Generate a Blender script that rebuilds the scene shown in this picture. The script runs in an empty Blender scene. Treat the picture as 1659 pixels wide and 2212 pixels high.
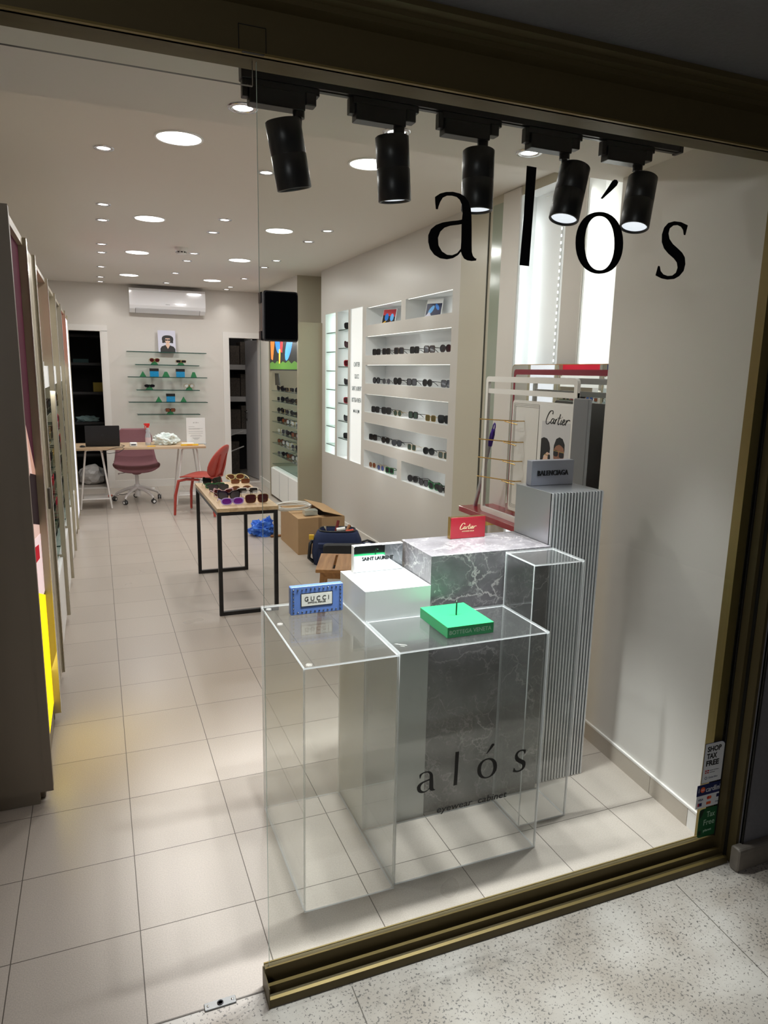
import bpy, math, random
from mathutils import Vector, Matrix, noise
random.seed(7)
PI = math.pi
sc = bpy.context.scene
COL = sc.collection
def R(d): return math.radians(d)

# ---------------------------------------------------------------- camera
FPX = 1519.6; W, H = 1659, 2212
YAW, PITCH, ROLL = .3860, .1956, .0197
CAM = Vector((.3038, -3.2645, 1.6))
fw = Vector((math.sin(YAW)*math.cos(PITCH), math.cos(YAW)*math.cos(PITCH), -math.sin(PITCH)))
rt = Vector((math.cos(YAW), -math.sin(YAW), 0)); up = rt.cross(fw)
r2 = math.cos(ROLL)*rt + math.sin(ROLL)*up; u2 = -math.sin(ROLL)*rt + math.cos(ROLL)*up
cd = bpy.data.cameras.new('camera'); cam = bpy.data.objects.new('camera', cd); COL.objects.link(cam)
cam.matrix_world = Matrix(((r2.x, u2.x, -fw.x, CAM.x), (r2.y, u2.y, -fw.y, CAM.y), (r2.z, u2.z, -fw.z, CAM.z), (0, 0, 0, 1)))
cd.sensor_fit = 'VERTICAL'; cd.sensor_height = 24; cd.lens = FPX/H*24; cd.clip_start = .05
sc.camera = cam
def at(px, py, ax, v):
    "point of the place seen at a pixel of the photograph, on a known plane"
    d = fw + r2*((px-W/2)/FPX) - u2*((py-H/2)/FPX); i = 'xyz'.index(ax)
    return CAM + d*((v-CAM[i])/d[i])

# ---------------------------------------------------------------- world, exposure, large lights
wd = bpy.data.worlds.new('night'); sc.world = wd; wd.use_nodes = True
wd.node_tree.nodes['Background'].inputs[0].default_value = (.55, .6, .75, 1)
wd.node_tree.nodes['Background'].inputs[1].default_value = .035
sc.view_settings.view_transform = 'Standard'; sc.view_settings.look = 'None'
sc.view_settings.gamma = 1; sc.view_settings.use_curve_mapping = False
sc.view_settings.exposure = -0.12
sc.cycles.transparent_max_bounces = 24; sc.cycles.max_bounces = 8; sc.cycles.use_adaptive_sampling = True; sc.cycles.adaptive_threshold = .05
sc.cycles.caustics_reflective = False; sc.cycles.caustics_refractive = False
P_DISC, P_DOWN, P_STRIP, P_SPOT, P_NICHE, P_OUTFILL = 9.6, 5.4, 5.5, 74.0, 0.8, 28.0
def lamp(name, kind, loc, power, color=(1, .98, .955), size=.1, sy=None, target=None, spot=None, blend=.5, parent=None):
    l = bpy.data.lights.new(name, kind); l.energy = power; l.color = color
    if kind == 'AREA':
        l.size = size
        if sy is not None: l.shape = 'RECTANGLE'; l.size_y = sy
        else: l.shape = 'DISK'
    else: l.shadow_soft_size = size
    if kind == 'SPOT': l.spot_size = R(spot); l.spot_blend = blend
    o = bpy.data.objects.new(name, l); COL.objects.link(o); o.location = loc
    if target is not None:
        o.rotation_euler = (Vector(target)-Vector(loc)).to_track_quat('-Z', 'Y').to_euler()
    if parent: o.parent = parent; o.location = Vector(loc)-parent.location
    return o
# added fill light outside, unseen behind the viewer, brightens granite and frame
lamp('outside_fill', 'AREA', (-1.3, -4.5, 2.28), P_OUTFILL, (.97, .97, 1), .5, target=(1.6, -2.3, 0))

# ---------------------------------------------------------------- materials
MATS = {}
def srgb(r, g, b):
    f = lambda c: (c/255/12.92 if c/255 <= .04045 else ((c/255+.055)/1.055)**2.4)
    return (f(r), f(g), f(b))
def mat(name, rgb, rough=.5, metal=0., spec=.5, emit=None, es=1., alpha=1., coat=0., noise_amt=0., nscale=40., bump=0.):
    if name in MATS: return MATS[name]
    m = bpy.data.materials.new(name); m.use_nodes = True; nt = m.node_tree; b = nt.nodes['Principled BSDF']
    c = srgb(*rgb)
    b.inputs['Base Color'].default_value = (*c, 1); b.inputs['Roughness'].default_value = rough
    b.inputs['Metallic'].default_value = metal; b.inputs['Specular IOR Level'].default_value = spec
    b.inputs['Coat Weight'].default_value = coat; b.inputs['Alpha'].default_value = alpha
    if emit: b.inputs['Emission Color'].default_value = (*srgb(*emit), 1); b.inputs['Emission Strength'].default_value = es
    if noise_amt or bump:
        tc = nt.nodes.new('ShaderNodeTexCoord'); n = nt.nodes.new('ShaderNodeTexNoise'); n.inputs['Scale'].default_value = nscale
        n.inputs['Detail'].default_value = 4; nt.links.new(tc.outputs['Object'], n.inputs['Vector'])
        if noise_amt:
            mx = nt.nodes.new('ShaderNodeMix'); mx.data_type = 'RGBA'
            mx.inputs['A'].default_value = (*[x*(1-noise_amt) for x in c], 1); mx.inputs['B'].default_value = (*[min(1, x*(1+noise_amt)) for x in c], 1)
            nt.links.new(n.outputs['Fac'], mx.inputs['Factor']); nt.links.new(mx.outputs['Result'], b.inputs['Base Color'])
        if bump:
            bp = nt.nodes.new('ShaderNodeBump'); bp.inputs['Strength'].default_value = bump; bp.inputs['Distance'].default_value = .002
            nt.links.new(n.outputs['Fac'], bp.inputs['Height']); nt.links.new(bp.outputs['Normal'], b.inputs['Normal'])
    MATS[name] = m; return m
def glassmat(name, tint, refl=.04, rough=0., haze=0.):
    "thin pane: clear transmission plus a Fresnel-like mirror share"
    if name in MATS: return MATS[name]
    m = bpy.data.materials.new(name); m.use_nodes = True; nt = m.node_tree; nt.nodes.clear()
    N = nt.nodes.new; L = nt.links.new
    o = N('ShaderNodeOutputMaterial'); t = N('ShaderNodeBsdfTransparent'); t.inputs[0].default_value = (*tint, 1)
    g = N('ShaderNodeBsdfGlossy'); g.inputs['Roughness'].default_value = rough
    lw = N('ShaderNodeLayerWeight'); lw.inputs[0].default_value = .5
    p = N('ShaderNodeMath'); p.operation = 'POWER'; p.inputs[1].default_value = 5
    k = N('ShaderNodeMath'); k.operation = 'MULTIPLY_ADD'; k.inputs[1].default_value = 1-refl; k.inputs[2].default_value = refl
    mx = N('ShaderNodeMixShader'); L(lw.outputs['Facing'], p.inputs[0]); L(p.outputs[0], k.inputs[0]); L(k.outputs[0], mx.inputs[0])
    L(t.outputs[0], mx.inputs[1]); L(g.outputs[0], mx.inputs[2]); last = mx
    if haze:
        d = N('ShaderNodeBsdfDiffuse'); d.inputs[0].default_value = (.9, .92, .9, 1); m2 = N('ShaderNodeMixShader'); m2.inputs[0].default_value = haze
        L(mx.outputs[0], m2.inputs[1]); L(d.outputs[0], m2.inputs[2]); last = m2
    L(last.outputs[0], o.inputs[0]); MATS[name] = m; return m
def edgemat(name, col, a):
    "polished edge of clear sheet: bright, half clear"
    m = bpy.data.materials.new(name); m.use_nodes = True; nt = m.node_tree; nt.nodes.clear(); N = nt.nodes.new; L = nt.links.new
    o = N('ShaderNodeOutputMaterial'); t = N('ShaderNodeBsdfTransparent'); d = N('ShaderNodeBsdfDiffuse'); d.inputs[0].default_value = (*col, 1)
    tr = N('ShaderNodeBsdfTranslucent'); tr.inputs[0].default_value = (*col, 1); a1 = N('ShaderNodeMixShader'); a1.inputs[0].default_value = .5
    L(d.outputs[0], a1.inputs[1]); L(tr.outputs[0], a1.inputs[2]); mx = N('ShaderNodeMixShader'); mx.inputs[0].default_value = a
    L(t.outputs[0], mx.inputs[1]); L(a1.outputs[0], mx.inputs[2]); L(mx.outputs[0], o.inputs[0]); MATS[name] = m; return m
def tile_mat():
    m = bpy.data.materials.new('beige_floor_tile'); m.use_nodes = True; nt = m.node_tree; b = nt.nodes['Principled BSDF']; N = nt.nodes.new; L = nt.links.new
    tc = N('ShaderNodeTexCoord'); br = N('ShaderNodeTexBrick'); br.offset = 0; br.squash = 1
    br.inputs['Scale'].default_value = 1; br.inputs['Brick Width'].default_value = .3348; br.inputs['Row Height'].default_value = .344
    br.inputs['Mortar Size'].default_value = .0016; br.inputs['Mortar Smooth'].default_value = .3; br.inputs['Bias'].default_value = 0
    br.inputs['Color1'].default_value = (*srgb(186, 176, 165), 1); br.inputs['Color2'].default_value = (*srgb(181, 171, 160), 1)
    br.inputs['Mortar'].default_value = (*srgb(96, 88, 80), 1)
    n = N('ShaderNodeTexNoise'); n.inputs['Scale'].default_value = 260; n.inputs['Detail'].default_value = 3
    n2 = N('ShaderNodeTexNoise'); n2.inputs['Scale'].default_value = 3
    L(tc.outputs['Object'], br.inputs['Vector']); L(tc.outputs['Object'], n.inputs['Vector']); L(tc.outputs['Object'], n2.inputs['Vector'])
    r = N('ShaderNodeMapRange'); r.inputs[1].default_value = .3; r.inputs[2].default_value = .7; r.inputs[3].default_value = .86; r.inputs[4].default_value = 1.06
    L(n.outputs['Fac'], r.inputs[0]); mu = N('ShaderNodeMix'); mu.data_type = 'RGBA'; mu.blend_type = 'MULTIPLY'; mu.inputs['Factor'].default_value = 1
    L(br.outputs['Color'], mu.inputs['A']); L(r.outputs[0], mu.inputs['B']); L(mu.outputs['Result'], b.inputs['Base Color'])
    r3 = N('ShaderNodeMapRange'); r3.inputs[3].default_value = .24; r3.inputs[4].default_value = .36; L(n2.outputs['Fac'], r3.inputs[0]); L(r3.outputs[0], b.inputs['Roughness'])
    bp = N('ShaderNodeBump'); bp.inputs['Strength'].default_value = .22; bp.inputs['Distance'].default_value = .001; L(n.outputs['Fac'], bp.inputs['Height'])
    bp2 = N('ShaderNodeBump'); bp2.inputs['Strength'].default_value = .6; bp2.inputs['Distance'].default_value = .001; bp2.invert = True
    L(br.outputs['Fac'], bp2.inputs['Height']); L(bp.outputs['Normal'], bp2.inputs['Normal']); L(bp2.outputs['Normal'], b.inputs['Normal'])
    b.inputs['Specular IOR Level'].default_value = .5
    return m
def granite_mat():
    m = bpy.data.materials.new('speckled_granite'); m.use_nodes = True; nt = m.node_tree; b = nt.nodes['Principled BSDF']; N = nt.nodes.new; L = nt.links.new
    tc = N('ShaderNodeTexCoord'); n = N('ShaderNodeTexNoise'); n.inputs['Scale'].default_value = 5; n.inputs['Detail'].default_value = 6
    v = N('ShaderNodeTexNoise'); v.inputs['Scale'].default_value = 125; v.inputs['Detail'].default_value = 6; v.inputs['Roughness'].default_value = .7
    for q in (n, v): L(tc.outputs['Object'], q.inputs['Vector'])
    c1 = N('ShaderNodeValToRGB'); c1.color_ramp.elements[0].position = .35; c1.color_ramp.elements[0].color = (*srgb(176, 166, 154), 1)
    c1.color_ramp.elements[1].position = .65; c1.color_ramp.elements[1].color = (*srgb(205, 199, 190), 1); L(n.outputs['Fac'], c1.inputs[0])
    ad = N('ShaderNodeMath'); ad.operation = 'MULTIPLY_ADD'; ad.inputs[1].default_value = .12; L(n.outputs['Fac'], ad.inputs[0]); L(v.outputs['Fac'], ad.inputs[2])
    c2 = N('ShaderNodeValToRGB'); c2.color_ramp.elements[0].position = .468; c2.color_ramp.elements[0].color = (1, 1, 1, 1)
    c2.color_ramp.elements[1].position = .488; c2.color_ramp.elements[1].color = (0, 0, 0, 1); L(ad.outputs[0], c2.inputs[0])
    mx = N('ShaderNodeMix'); mx.data_type = 'RGBA'; mx.inputs['B'].default_value = (*srgb(112, 108, 103), 1); L(c2.outputs[0], mx.inputs['Factor']); L(c1.outputs[0], mx.inputs['A'])
    L(mx.outputs['Result'], b.inputs['Base Color']); b.inputs['Roughness'].default_value = .35
    bp = N('ShaderNodeBump'); bp.inputs['Strength'].default_value = .25; bp.inputs['Distance'].default_value = .001; L(v.outputs['Fac'], bp.inputs['Height']); L(bp.outputs['Normal'], b.inputs['Normal'])
    return m
def marble_mat():
    m = bpy.data.materials.new('grey_marble'); m.use_nodes = True; nt = m.node_tree; b = nt.nodes['Principled BSDF']; N = nt.nodes.new; L = nt.links.new
    tc = N('ShaderNodeTexCoord'); n = N('ShaderNodeTexNoise'); n.inputs['Scale'].default_value = 7; n.inputs['Detail'].default_value = 10; n.inputs['Roughness'].default_value = .65
    L(tc.outputs['Object'], n.inputs['Vector'])
    base = N('ShaderNodeValToRGB'); e = base.color_ramp.elements; e[0].position = .3; e[0].color = (*srgb(92, 88, 91), 1); e[1].position = .72; e[1].color = (*srgb(138, 134, 138), 1)
    L(n.outputs['Fac'], base.inputs[0])
    last = base.outputs[0]
    dn = N('ShaderNodeTexNoise'); dn.inputs['Scale'].default_value = 4.5; dn.inputs['Detail'].default_value = 6; dn.inputs['Roughness'].default_value = .6; L(tc.outputs['Object'], dn.inputs['Vector'])
    for sca, wid, amt, sd in ((4.2, .020, .95, 0.), (9., .035, .6, 3.3), (21., .05, .38, 7.1)):
        mp = N('ShaderNodeMapping'); mp.inputs['Location'].default_value = (sd, sd*1.3, sd*.4); mp.inputs['Rotation'].default_value = (.3, .9, .5)
        vm = N('ShaderNodeMix'); vm.data_type = 'RGBA'; vm.blend_type = 'ADD'; vm.inputs['Factor'].default_value = .32; L(tc.outputs['Object'], vm.inputs['A']); L(dn.outputs['Color'], vm.inputs['B'])
        w = N('ShaderNodeTexVoronoi'); w.feature = 'DISTANCE_TO_EDGE'; w.inputs['Scale'].default_value = sca
        L(vm.outputs['Result'], mp.inputs[0]); L(mp.outputs[0], w.inputs['Vector'])
        r = N('ShaderNodeMapRange'); r.inputs[1].default_value = 0; r.inputs[2].default_value = wid; r.inputs[3].default_value = amt; r.inputs[4].default_value = 0; L(w.outputs['Distance'], r.inputs[0])
        mk = N('ShaderNodeTexNoise'); mk.inputs['Scale'].default_value = 5+sd; mk.inputs['Detail'].default_value = 3; L(mp.outputs[0], mk.inputs['Vector'])
        k = N('ShaderNodeMath'); k.operation = 'MULTIPLY'; rr = N('ShaderNodeMapRange'); rr.inputs[1].default_value = .44; rr.inputs[2].default_value = .60; L(mk.outputs['Fac'], rr.inputs[0])
        L(r.outputs[0], k.inputs[0]); L(rr.outputs[0], k.inputs[1])
        mx = N('ShaderNodeMix'); mx.data_type = 'RGBA'; mx.inputs['B'].default_value = (*srgb(205, 200, 198), 1); L(k.outputs[0], mx.inputs['Factor']); L(last, mx.inputs['A']); last = mx.outputs['Result']
    L(last, b.inputs['Base Color']); b.inputs['Roughness'].default_value = .3; return m
def wood_mat(name, c1, c2, scale=9, axis=0, rough=.5):
    if name in MATS: return MATS[name]
    m = bpy.data.materials.new(name); m.use_nodes = True; nt = m.node_tree; b = nt.nodes['Principled BSDF']; N = nt.nodes.new; L = nt.links.new
    tc = N('ShaderNodeTexCoord'); mp = N('ShaderNodeMapping'); s = [scale*3]*3; s[axis] = scale*.25; mp.inputs['Scale'].default_value = s
    n = N('ShaderNodeTexNoise'); n.inputs['Scale'].default_value = 1; n.inputs['Detail'].default_value = 8; n.inputs['Distortion'].default_value = 1.2
    L(tc.outputs['Object'], mp.inputs[0]); L(mp.outputs[0], n.inputs['Vector'])
    r = N('ShaderNodeValToRGB'); e = r.color_ramp.elements; e[0].position = .35; e[0].color = (*srgb(*c1), 1); e[1].position = .65; e[1].color = (*srgb(*c2), 1)
    L(n.outputs['Fac'], r.inputs[0]); L(r.outputs[0], b.inputs['Base Color']); b.inputs['Roughness'].default_value = rough
    MATS[name] = m; return m

M_TILE, M_GRAN, M_MARB = tile_mat(), granite_mat(), marble_mat()
M_WALL = mat('warm_white_paint', (214, 209, 202), .55, noise_amt=.012, nscale=30)
M_WALLG = mat('glossy_greige_laminate', (206, 202, 196), .3, spec=.3)
M_BEIGE = mat('beige_laminate', (190, 184, 166), .3, spec=.3)
M_CEIL = mat('ceiling_paint', (222, 216, 208), .7)
M_WHITE = mat('white_satin', (240, 240, 238), .4)
M_WHT2 = mat('white_trim', (228, 225, 220), .4)
M_NICHE = mat('niche_white', (238, 240, 240), .45)
M_OUT = mat('dark_outer_render', (112, 110, 112), .9, noise_amt=.12, nscale=90, bump=.4)
M_BRONZE = mat('bronze_anodised', (92, 80, 50), .5, metal=.35, noise_amt=.05, nscale=60)
M_BRONZ2 = mat('bronze_light', (132, 114, 66), .45, metal=.45, noise_amt=.06, nscale=50)
M_BLACKM = mat('black_powder_coat', (18, 18, 20), .4)
M_BLACK = mat('black_satin', (14, 14, 16), .35)
M_BLKTXT = mat('black_vinyl', (9, 9, 10), .35)
M_GLASS = glassmat('shop_glass', (.972, .984, .968), .035)
M_GEDGE = edgemat('glass_edge', (.55, .66, .6), .8)
M_SHELFG = glassmat('shelf_glass', (.93, .975, .96), .05)
M_SHELFE = mat('shelf_glass_edge', (30, 70, 62), .15)
M_ACRYL = glassmat('clear_acrylic', (.982, .986, .984), .04, haze=.014)
M_AEDGE = edgemat('acrylic_edge', (.95, .97, .98), .85)
M_CHROME = mat('chrome', (205, 205, 208), .18, metal=1)
M_TAN = mat('tan_laminate', (162, 152, 130), .35)
M_TANSHADE = mat('shaded_tan_laminate', (122, 112, 98), .45)  # darker tan: shade on the near cabinet side put into the colour
M_MIRROR = mat('mirror', (225, 228, 226), .01, metal=1)
M_RED = mat('red_lacquer', (150, 32, 44), .25, coat=.3)
M_BRASS = mat('brass', (196, 160, 92), .25, metal=1)
M_SILVER = mat('brushed_silver', (196, 198, 202), .28, metal=.9, noise_amt=.03, nscale=120)
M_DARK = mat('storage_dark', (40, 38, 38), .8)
M_GREY = mat('grey_door_paint', (170, 168, 168), .5)
M_LAMP = mat('lamp_diffuser', (255, 255, 255), .5, emit=(255, 253, 250), es=7)
M_LAMPR = mat('lamp_reflector', (250, 250, 252), .3, emit=(255, 252, 250), es=5)
M_LED = mat('led_diode', (255, 255, 255), .5, emit=(250, 252, 255), es=4)

# ---------------------------------------------------------------- mesh builder
class MB:
    def __init__(s): s.v = []; s.f = []; s.m = []; s.s = []
    def add(s, vs, fs, mi=0, sm=False):
        b = len(s.v); s.v += [tuple(x) for x in vs]; s.f += [tuple(b+i for i in f) for f in fs]; s.m += [mi]*len(fs); s.s += [sm]*len(fs); return s
    def box(s, x0, x1, y0, y1, z0, z1, mi=0, M=None):
        v = [Vector((x, y, z)) for z in (z0, z1) for y in (y0, y1) for x in (x0, x1)]
        if M is not None: v = [M @ p for p in v]
        return s.add(v, [(0, 2, 3, 1), (4, 5, 7, 6), (0, 1, 5, 4), (2, 6, 7, 3), (0, 4, 6, 2), (1, 3, 7, 5)], mi)
    def rbox(s, x0, x1, y0, y1, z0, z1, r=.004, mi=0, M=None, seg=3, axis='z'):
        "box with rounded vertical (or other axis) edges and small chamfer on the end caps"
        a = {'z': (x0, x1, y0, y1, z0, z1), 'y': (x0, x1, z0, z1, y0, y1), 'x': (y0, y1, z0, z1, x0, x1)}[axis]
        u0, u1, v0, v1, w0, w1 = a
        def ring(off):
            o = []
            for cx, cy, a0 in ((u1-r, v1-r, 0), (u0+r, v1-r, 90), (u0+r, v0+r, 180), (u1-r, v0+r, 270)):
                for k in range(seg+1):
                    t = R(a0+90*k/seg); o.append((cx+(r-off)*math.cos(t), cy+(r-off)*math.sin(t)))
            return o
        c = r*.35
        vs = []
        for off, w in ((c, w0), (0, w0+c), (0, w1-c), (c, w1)):
            for (u, v) in ring(off): vs.append({'z': (u, v, w), 'y': (u, w, v), 'x': (w, u, v)}[axis])
        n = 4*(seg+1); fs = [(k*n+i, k*n+(i+1) % n, (k+1)*n+(i+1) % n, (k+1)*n+i) for k in range(3) for i in range(n)]
        fs += [tuple(range(n))[::-1], tuple(range(3*n, 4*n))]
        if axis == 'y': fs = [f[::-1] for f in fs]
        vs = [Vector(p) for p in vs]
        if M is not None: vs = [M @ p for p in vs]
        return s.add(vs, fs, mi)
    def tube(s, pts, r, n=8, mi=0, cap=True, closed=False):
        pts = [Vector(p) for p in pts]; rs = r if isinstance(r, (list, tuple)) else [r]*len(pts)
        b = []; ref = None
        N = len(pts)
        for i, p in enumerate(pts):
            if closed: d = (pts[(i+1) % N]-pts[i-1])
            else: d = (pts[min(i+1, N-1)]-pts[max(i-1, 0)])
            d.normalize()
            if ref is None:
                ref = Vector((0, 0, 1)) if abs(d.z) < .9 else Vector((1, 0, 0))
            a = d.cross(ref); a.normalize(); c = a.cross(d); ref = c.copy()
            for k in range(n):
                t = 2*PI*k/n; b.append(p+a*math.cos(t)*rs[i]+c*math.sin(t)*rs[i])
        fs = [(i*n+k, ((i+1) % N)*n+k, ((i+1) % N)*n+(k+1) % n, i*n+(k+1) % n) for i in range(N if closed else N-1) for k in range(n)]
        fs = [f[::-1] for f in fs]
        s.add(b, fs, mi, True)
        if cap and not closed: s.add(b[:n], [tuple(range(n))[::-1]][:1], mi); s.add(b[-n:], [tuple(range(n))], mi)
        return s
    def lathe(s, prof, M=None, n=24, mi=0, cap=(True, True)):
        vs = [Vector((r*math.cos(2*PI*k/n), r*math.sin(2*PI*k/n), z)) for r, z in prof for k in range(n)]
        if M is not None: vs = [M @ v for v in vs]
        P = len(prof); fs = [(i*n+k, i*n+(k+1) % n, (i+1)*n+(k+1) % n, (i+1)*n+k) for i in range(P-1) for k in range(n)]
        s.add(vs, fs, mi, True)
        if cap[0]: s.add(vs[:n], [tuple(range(n))[::-1]], mi)
        if cap[1]: s.add(vs[-n:], [tuple(range(n))], mi)
        return s
    def poly(s, pts, d, mi=0, f=None):
        "extrude 2-D polygon pts (u,v) by depth d; f maps (u,v,w) to 3-D"
        f = f or (lambda u, v, w: (u, w, v)); n = len(pts)
        vs = [f(u, v, 0) for u, v in pts]+[f(u, v, d) for u, v in pts]
        return s.add(vs, [tuple(range(n)), tuple(range(n, 2*n))[::-1]]+[(i, i+n, (i+1) % n+n, (i+1) % n) for i in range(n)], mi)
    def ring(s, outer, inner, d, mi=0, f=None):
        f = f or (lambda u, v, w: (u, w, v)); n = len(outer)
        vs = [f(u, v, 0) for u, v in outer]+[f(u, v, 0) for u, v in inner]+[f(u, v, d) for u, v in outer]+[f(u, v, d) for u, v in inner]
        fs = []
        for i in range(n):
            j = (i+1) % n
            fs += [(i, j, n+j, n+i), (2*n+i, 3*n+i, 3*n+j, 2*n+j), (i, 2*n+i, 2*n+j, j), (n+i, n+j, 3*n+j, 3*n+i)]
        return s.add(vs, fs, mi)
    def build(s, name, mats, parent=None, loc=None, fix=True):
        me = bpy.data.meshes.new(name); me.from_pydata(s.v, [], s.f)
        for m in (mats if isinstance(mats, (list, tuple)) else [mats]): me.materials.append(m)
        me.polygons.foreach_set('material_index', s.m); me.polygons.foreach_set('use_smooth', s.s)
        if fix:
            import bmesh
            bm = bmesh.new(); bm.from_mesh(me); bmesh.ops.recalc_face_normals(bm, faces=bm.faces); bm.to_mesh(me); bm.free()
        me.update()
        o = bpy.data.objects.new(name, me); COL.objects.link(o)
        if parent: o.parent = parent
        if loc: o.location = loc
        return o
def tag(o, label=None, cat=None, group=None, kind=None):
    if label: o['label'] = label
    if cat: o['category'] = cat
    if group: o['group'] = group
    if kind: o['kind'] = kind
    return o
def thing(name, label, cat, loc=(0, 0, 0), rz=0, group=None):
    o = bpy.data.objects.new(name, None); COL.objects.link(o); o.location = loc; o.rotation_euler.z = rz; o.empty_display_size = .05
    return tag(o, label, cat, group)
def struct(o): o['kind'] = 'structure'; return o
def copy_tree(o, parent=None):
    c = o.copy(); COL.objects.link(c); c.parent = parent
    for ch in list(o.children): copy_tree(ch, c)
    return c
def text(s, w, h=None, d=.001, m=None, parent=None, name='lettering', origin=(0, 0, 0), ux=(1, 0, 0), uz=(0, 0, 1), shear=0, bold=0, center=False):
    "flat letters: width w, cap height h"
    cu = bpy.data.curves.new('txt', 'FONT'); cu.body = s; cu.size = 1; cu.extrude = 0; cu.offset = bold; cu.resolution_u = 3; cu.shear = shear
    to = bpy.data.objects.new('txt', cu); COL.objects.link(to)
    dg = bpy.context.evaluated_depsgraph_get(); me = bpy.data.meshes.new_from_object(to.evaluated_get(dg)); bpy.data.objects.remove(to)
    xs = [v.co.x for v in me.vertices]; ys = [v.co.y for v in me.vertices]; x0, x1, y0, y1 = min(xs), max(xs), min(ys), max(ys)
    kx = w/(x1-x0); ky = (h/(y1-y0)) if h else kx
    ux, uz = Vector(ux).normalized(), Vector(uz).normalized(); n = ux.cross(uz)
    O = Vector(origin)
    for v in me.vertices:
        a = (v.co.x-(x0+x1)/2 if center else v.co.x-x0)*kx; b = (v.co.y-y0)*ky
        v.co = O+ux*a+uz*b
    b = MB(); n0 = len(me.vertices); vs = [v.co.copy() for v in me.vertices]
    b.add(vs, [tuple(p.vertices) for p in me.polygons])
    b.add([v+n*d for v in vs], [tuple(p.vertices)[::-1] for p in me.polygons])
    from collections import Counter
    ed = Counter(); di = {}
    for p in me.polygons:
        q = list(p.vertices)
        for i in range(len(q)):
            e = (q[i], q[(i+1) % len(q)]); k = tuple(sorted(e)); ed[k] += 1; di[k] = e
    b.f += [(di[k][0], di[k][1], di[k][1]+n0, di[k][0]+n0) for k, c in ed.items() if c == 1]; b.m += [0]*(len(b.f)-len(b.m)); b.s += [False]*(len(b.f)-len(b.s))
    bpy.data.meshes.remove(me)
    return b.build(name, m or M_BLKTXT, parent, fix=False)
def sel(n, a, b, k=24, rot=0, cx=0, cz=0):
    o = []
    for i in range(k):
        t = 2*PI*i/k; c, s_ = math.cos(t), math.sin(t)
        x = a*math.copysign(abs(c)**(2/n), c); z = b*math.copysign(abs(s_)**(2/n), s_)
        o.append((cx+x*math.cos(rot)-z*math.sin(rot), cz+x*math.sin(rot)+z*math.cos(rot)))
    return o
def crumple(a, b, c, amp=.25, seed=0, sub=3, sc_=3., flat=0.):
    import bmesh
    bm = bmesh.new(); bmesh.ops.create_icosphere(bm, subdivisions=sub, radius=1)
    for v in bm.verts:
        n = noise.noise(v.co*sc_+Vector((seed, seed*2, 0)))+.5*noise.noise(v.co*sc_*2.3+Vector((seed, 0, 5)))
        k = 1+amp*n*1.5; p = v.co*k; v.co = Vector((p.x*a, p.y*b, max(p.z, -1+flat)*c))
    z0 = min(v.co.z for v in bm.verts)
    m = MB(); m.add([(v.co.x, v.co.y, v.co.z-z0) for v in bm.verts], [tuple(v.index for v in f.verts) for f in bm.faces], 0, False); bm.free()
    return m

# ================================================================= THE SETTING
ZC = 2.65; ZS = 2.37      # main ceiling, lower front ceiling
XW = 2.6                  # right display wall
b = MB(); b.box(-.45, 3.0, -1.70, 8.3, -.05, 0); struct(b.build('floor', M_TILE))
b = MB(); b.box(-3, 5, -5.5, -1.702, -.05, -.001)
struct(b.build('floor_outside', M_GRAN))
b = MB()
for p, q in (((1.949, -1.78), (1.905, -2.3)), ((.846, -1.77), (.84, -2.3))):
    d = (Vector(q)-Vector(p)).normalized()*3; b.add([(p[0]-.001, p[1], .0004), (p[0]+.001, p[1], .0004), (p[0]+.001+d.x, p[1]+d.y, .0004), (p[0]-.001+d.x, p[1]+d.y, .0004)], [(0, 1, 2, 3)])
b.box(-3, .64, -1.704, -1.700, 0, .0006)
struct(b.build('trim_floor_joint', mat('joint', (120, 114, 106), .8)))
b = MB(); b.box(-.45, 3.0, -.80, 8.3, ZC, ZC+.05); b.box(-.45, 3.0, -1.75, -.80, ZS, ZS+.33)
struct(b.build('ceiling', M_CEIL))
b = MB(); b.box(-3, 5, -5.5, -1.79, 2.345, 2.45); struct(b.build('ceiling_outside', M_OUT))
b = MB(); b.box(-.5, -.45, -1.75, 8.3, 0, ZC+.05); struct(b.build('wall_left', M_WALL))
# right return wall of the window bay
b = MB(); b.add([(2.20, -1.74, 0), (2.275, -.85, 0), (2.66, -.85, 0), (2.66, -1.74, 0), (2.20, -1.74, ZS), (2.275, -.85, ZS), (2.66, -.85, ZS), (2.66, -1.74, ZS)],
                [(0, 1, 5, 4), (1, 2, 6, 5), (2, 3, 7, 6), (3, 0, 4, 7), (0, 3, 2, 1), (4, 5, 6, 7)])
struct(b.build('wall_window_bay', M_WALL))
b = MB()
def slab_line(b, p, q, t, z0, z1, mi=0):
    p, q = Vector(p), Vector(q); d = (q-p).normalized(); n = Vector((-d.y, d.x))*t
    c = [p, q, q+n, p+n]; b.add([(a.x, a.y, z) for z in (z0, z1) for a in c], [(0, 1, 2, 3), (4, 7, 6, 5), (0, 4, 5, 1), (1, 5, 6, 2), (2, 6, 7, 3), (3, 7, 4, 0)], mi)
def bay(y): return 2.20+(y+1.74)*.0843
slab_line(b, (bay(-.85), -.85), (bay(-1.35), -1.35), -.008, 0, .075, 0)
slab_line(b, (bay(-1.352), -1.352), (bay(-1.56), -1.56), -.008, 0, .075, 0)
slab_line(b, (bay(-1.56), -1.56), (bay(-1.70), -1.70), -.006, 0, .075, 1)
slab_line(b, (bay(-.85), -.85), (bay(-1.70), -1.70), -.009, .075, .083, 1)
struct(b.build('baseboard_right_front', [mat('tile_skirting', (178, 168, 155), .35, noise_amt=.06, nscale=200), M_WHT2]))

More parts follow.
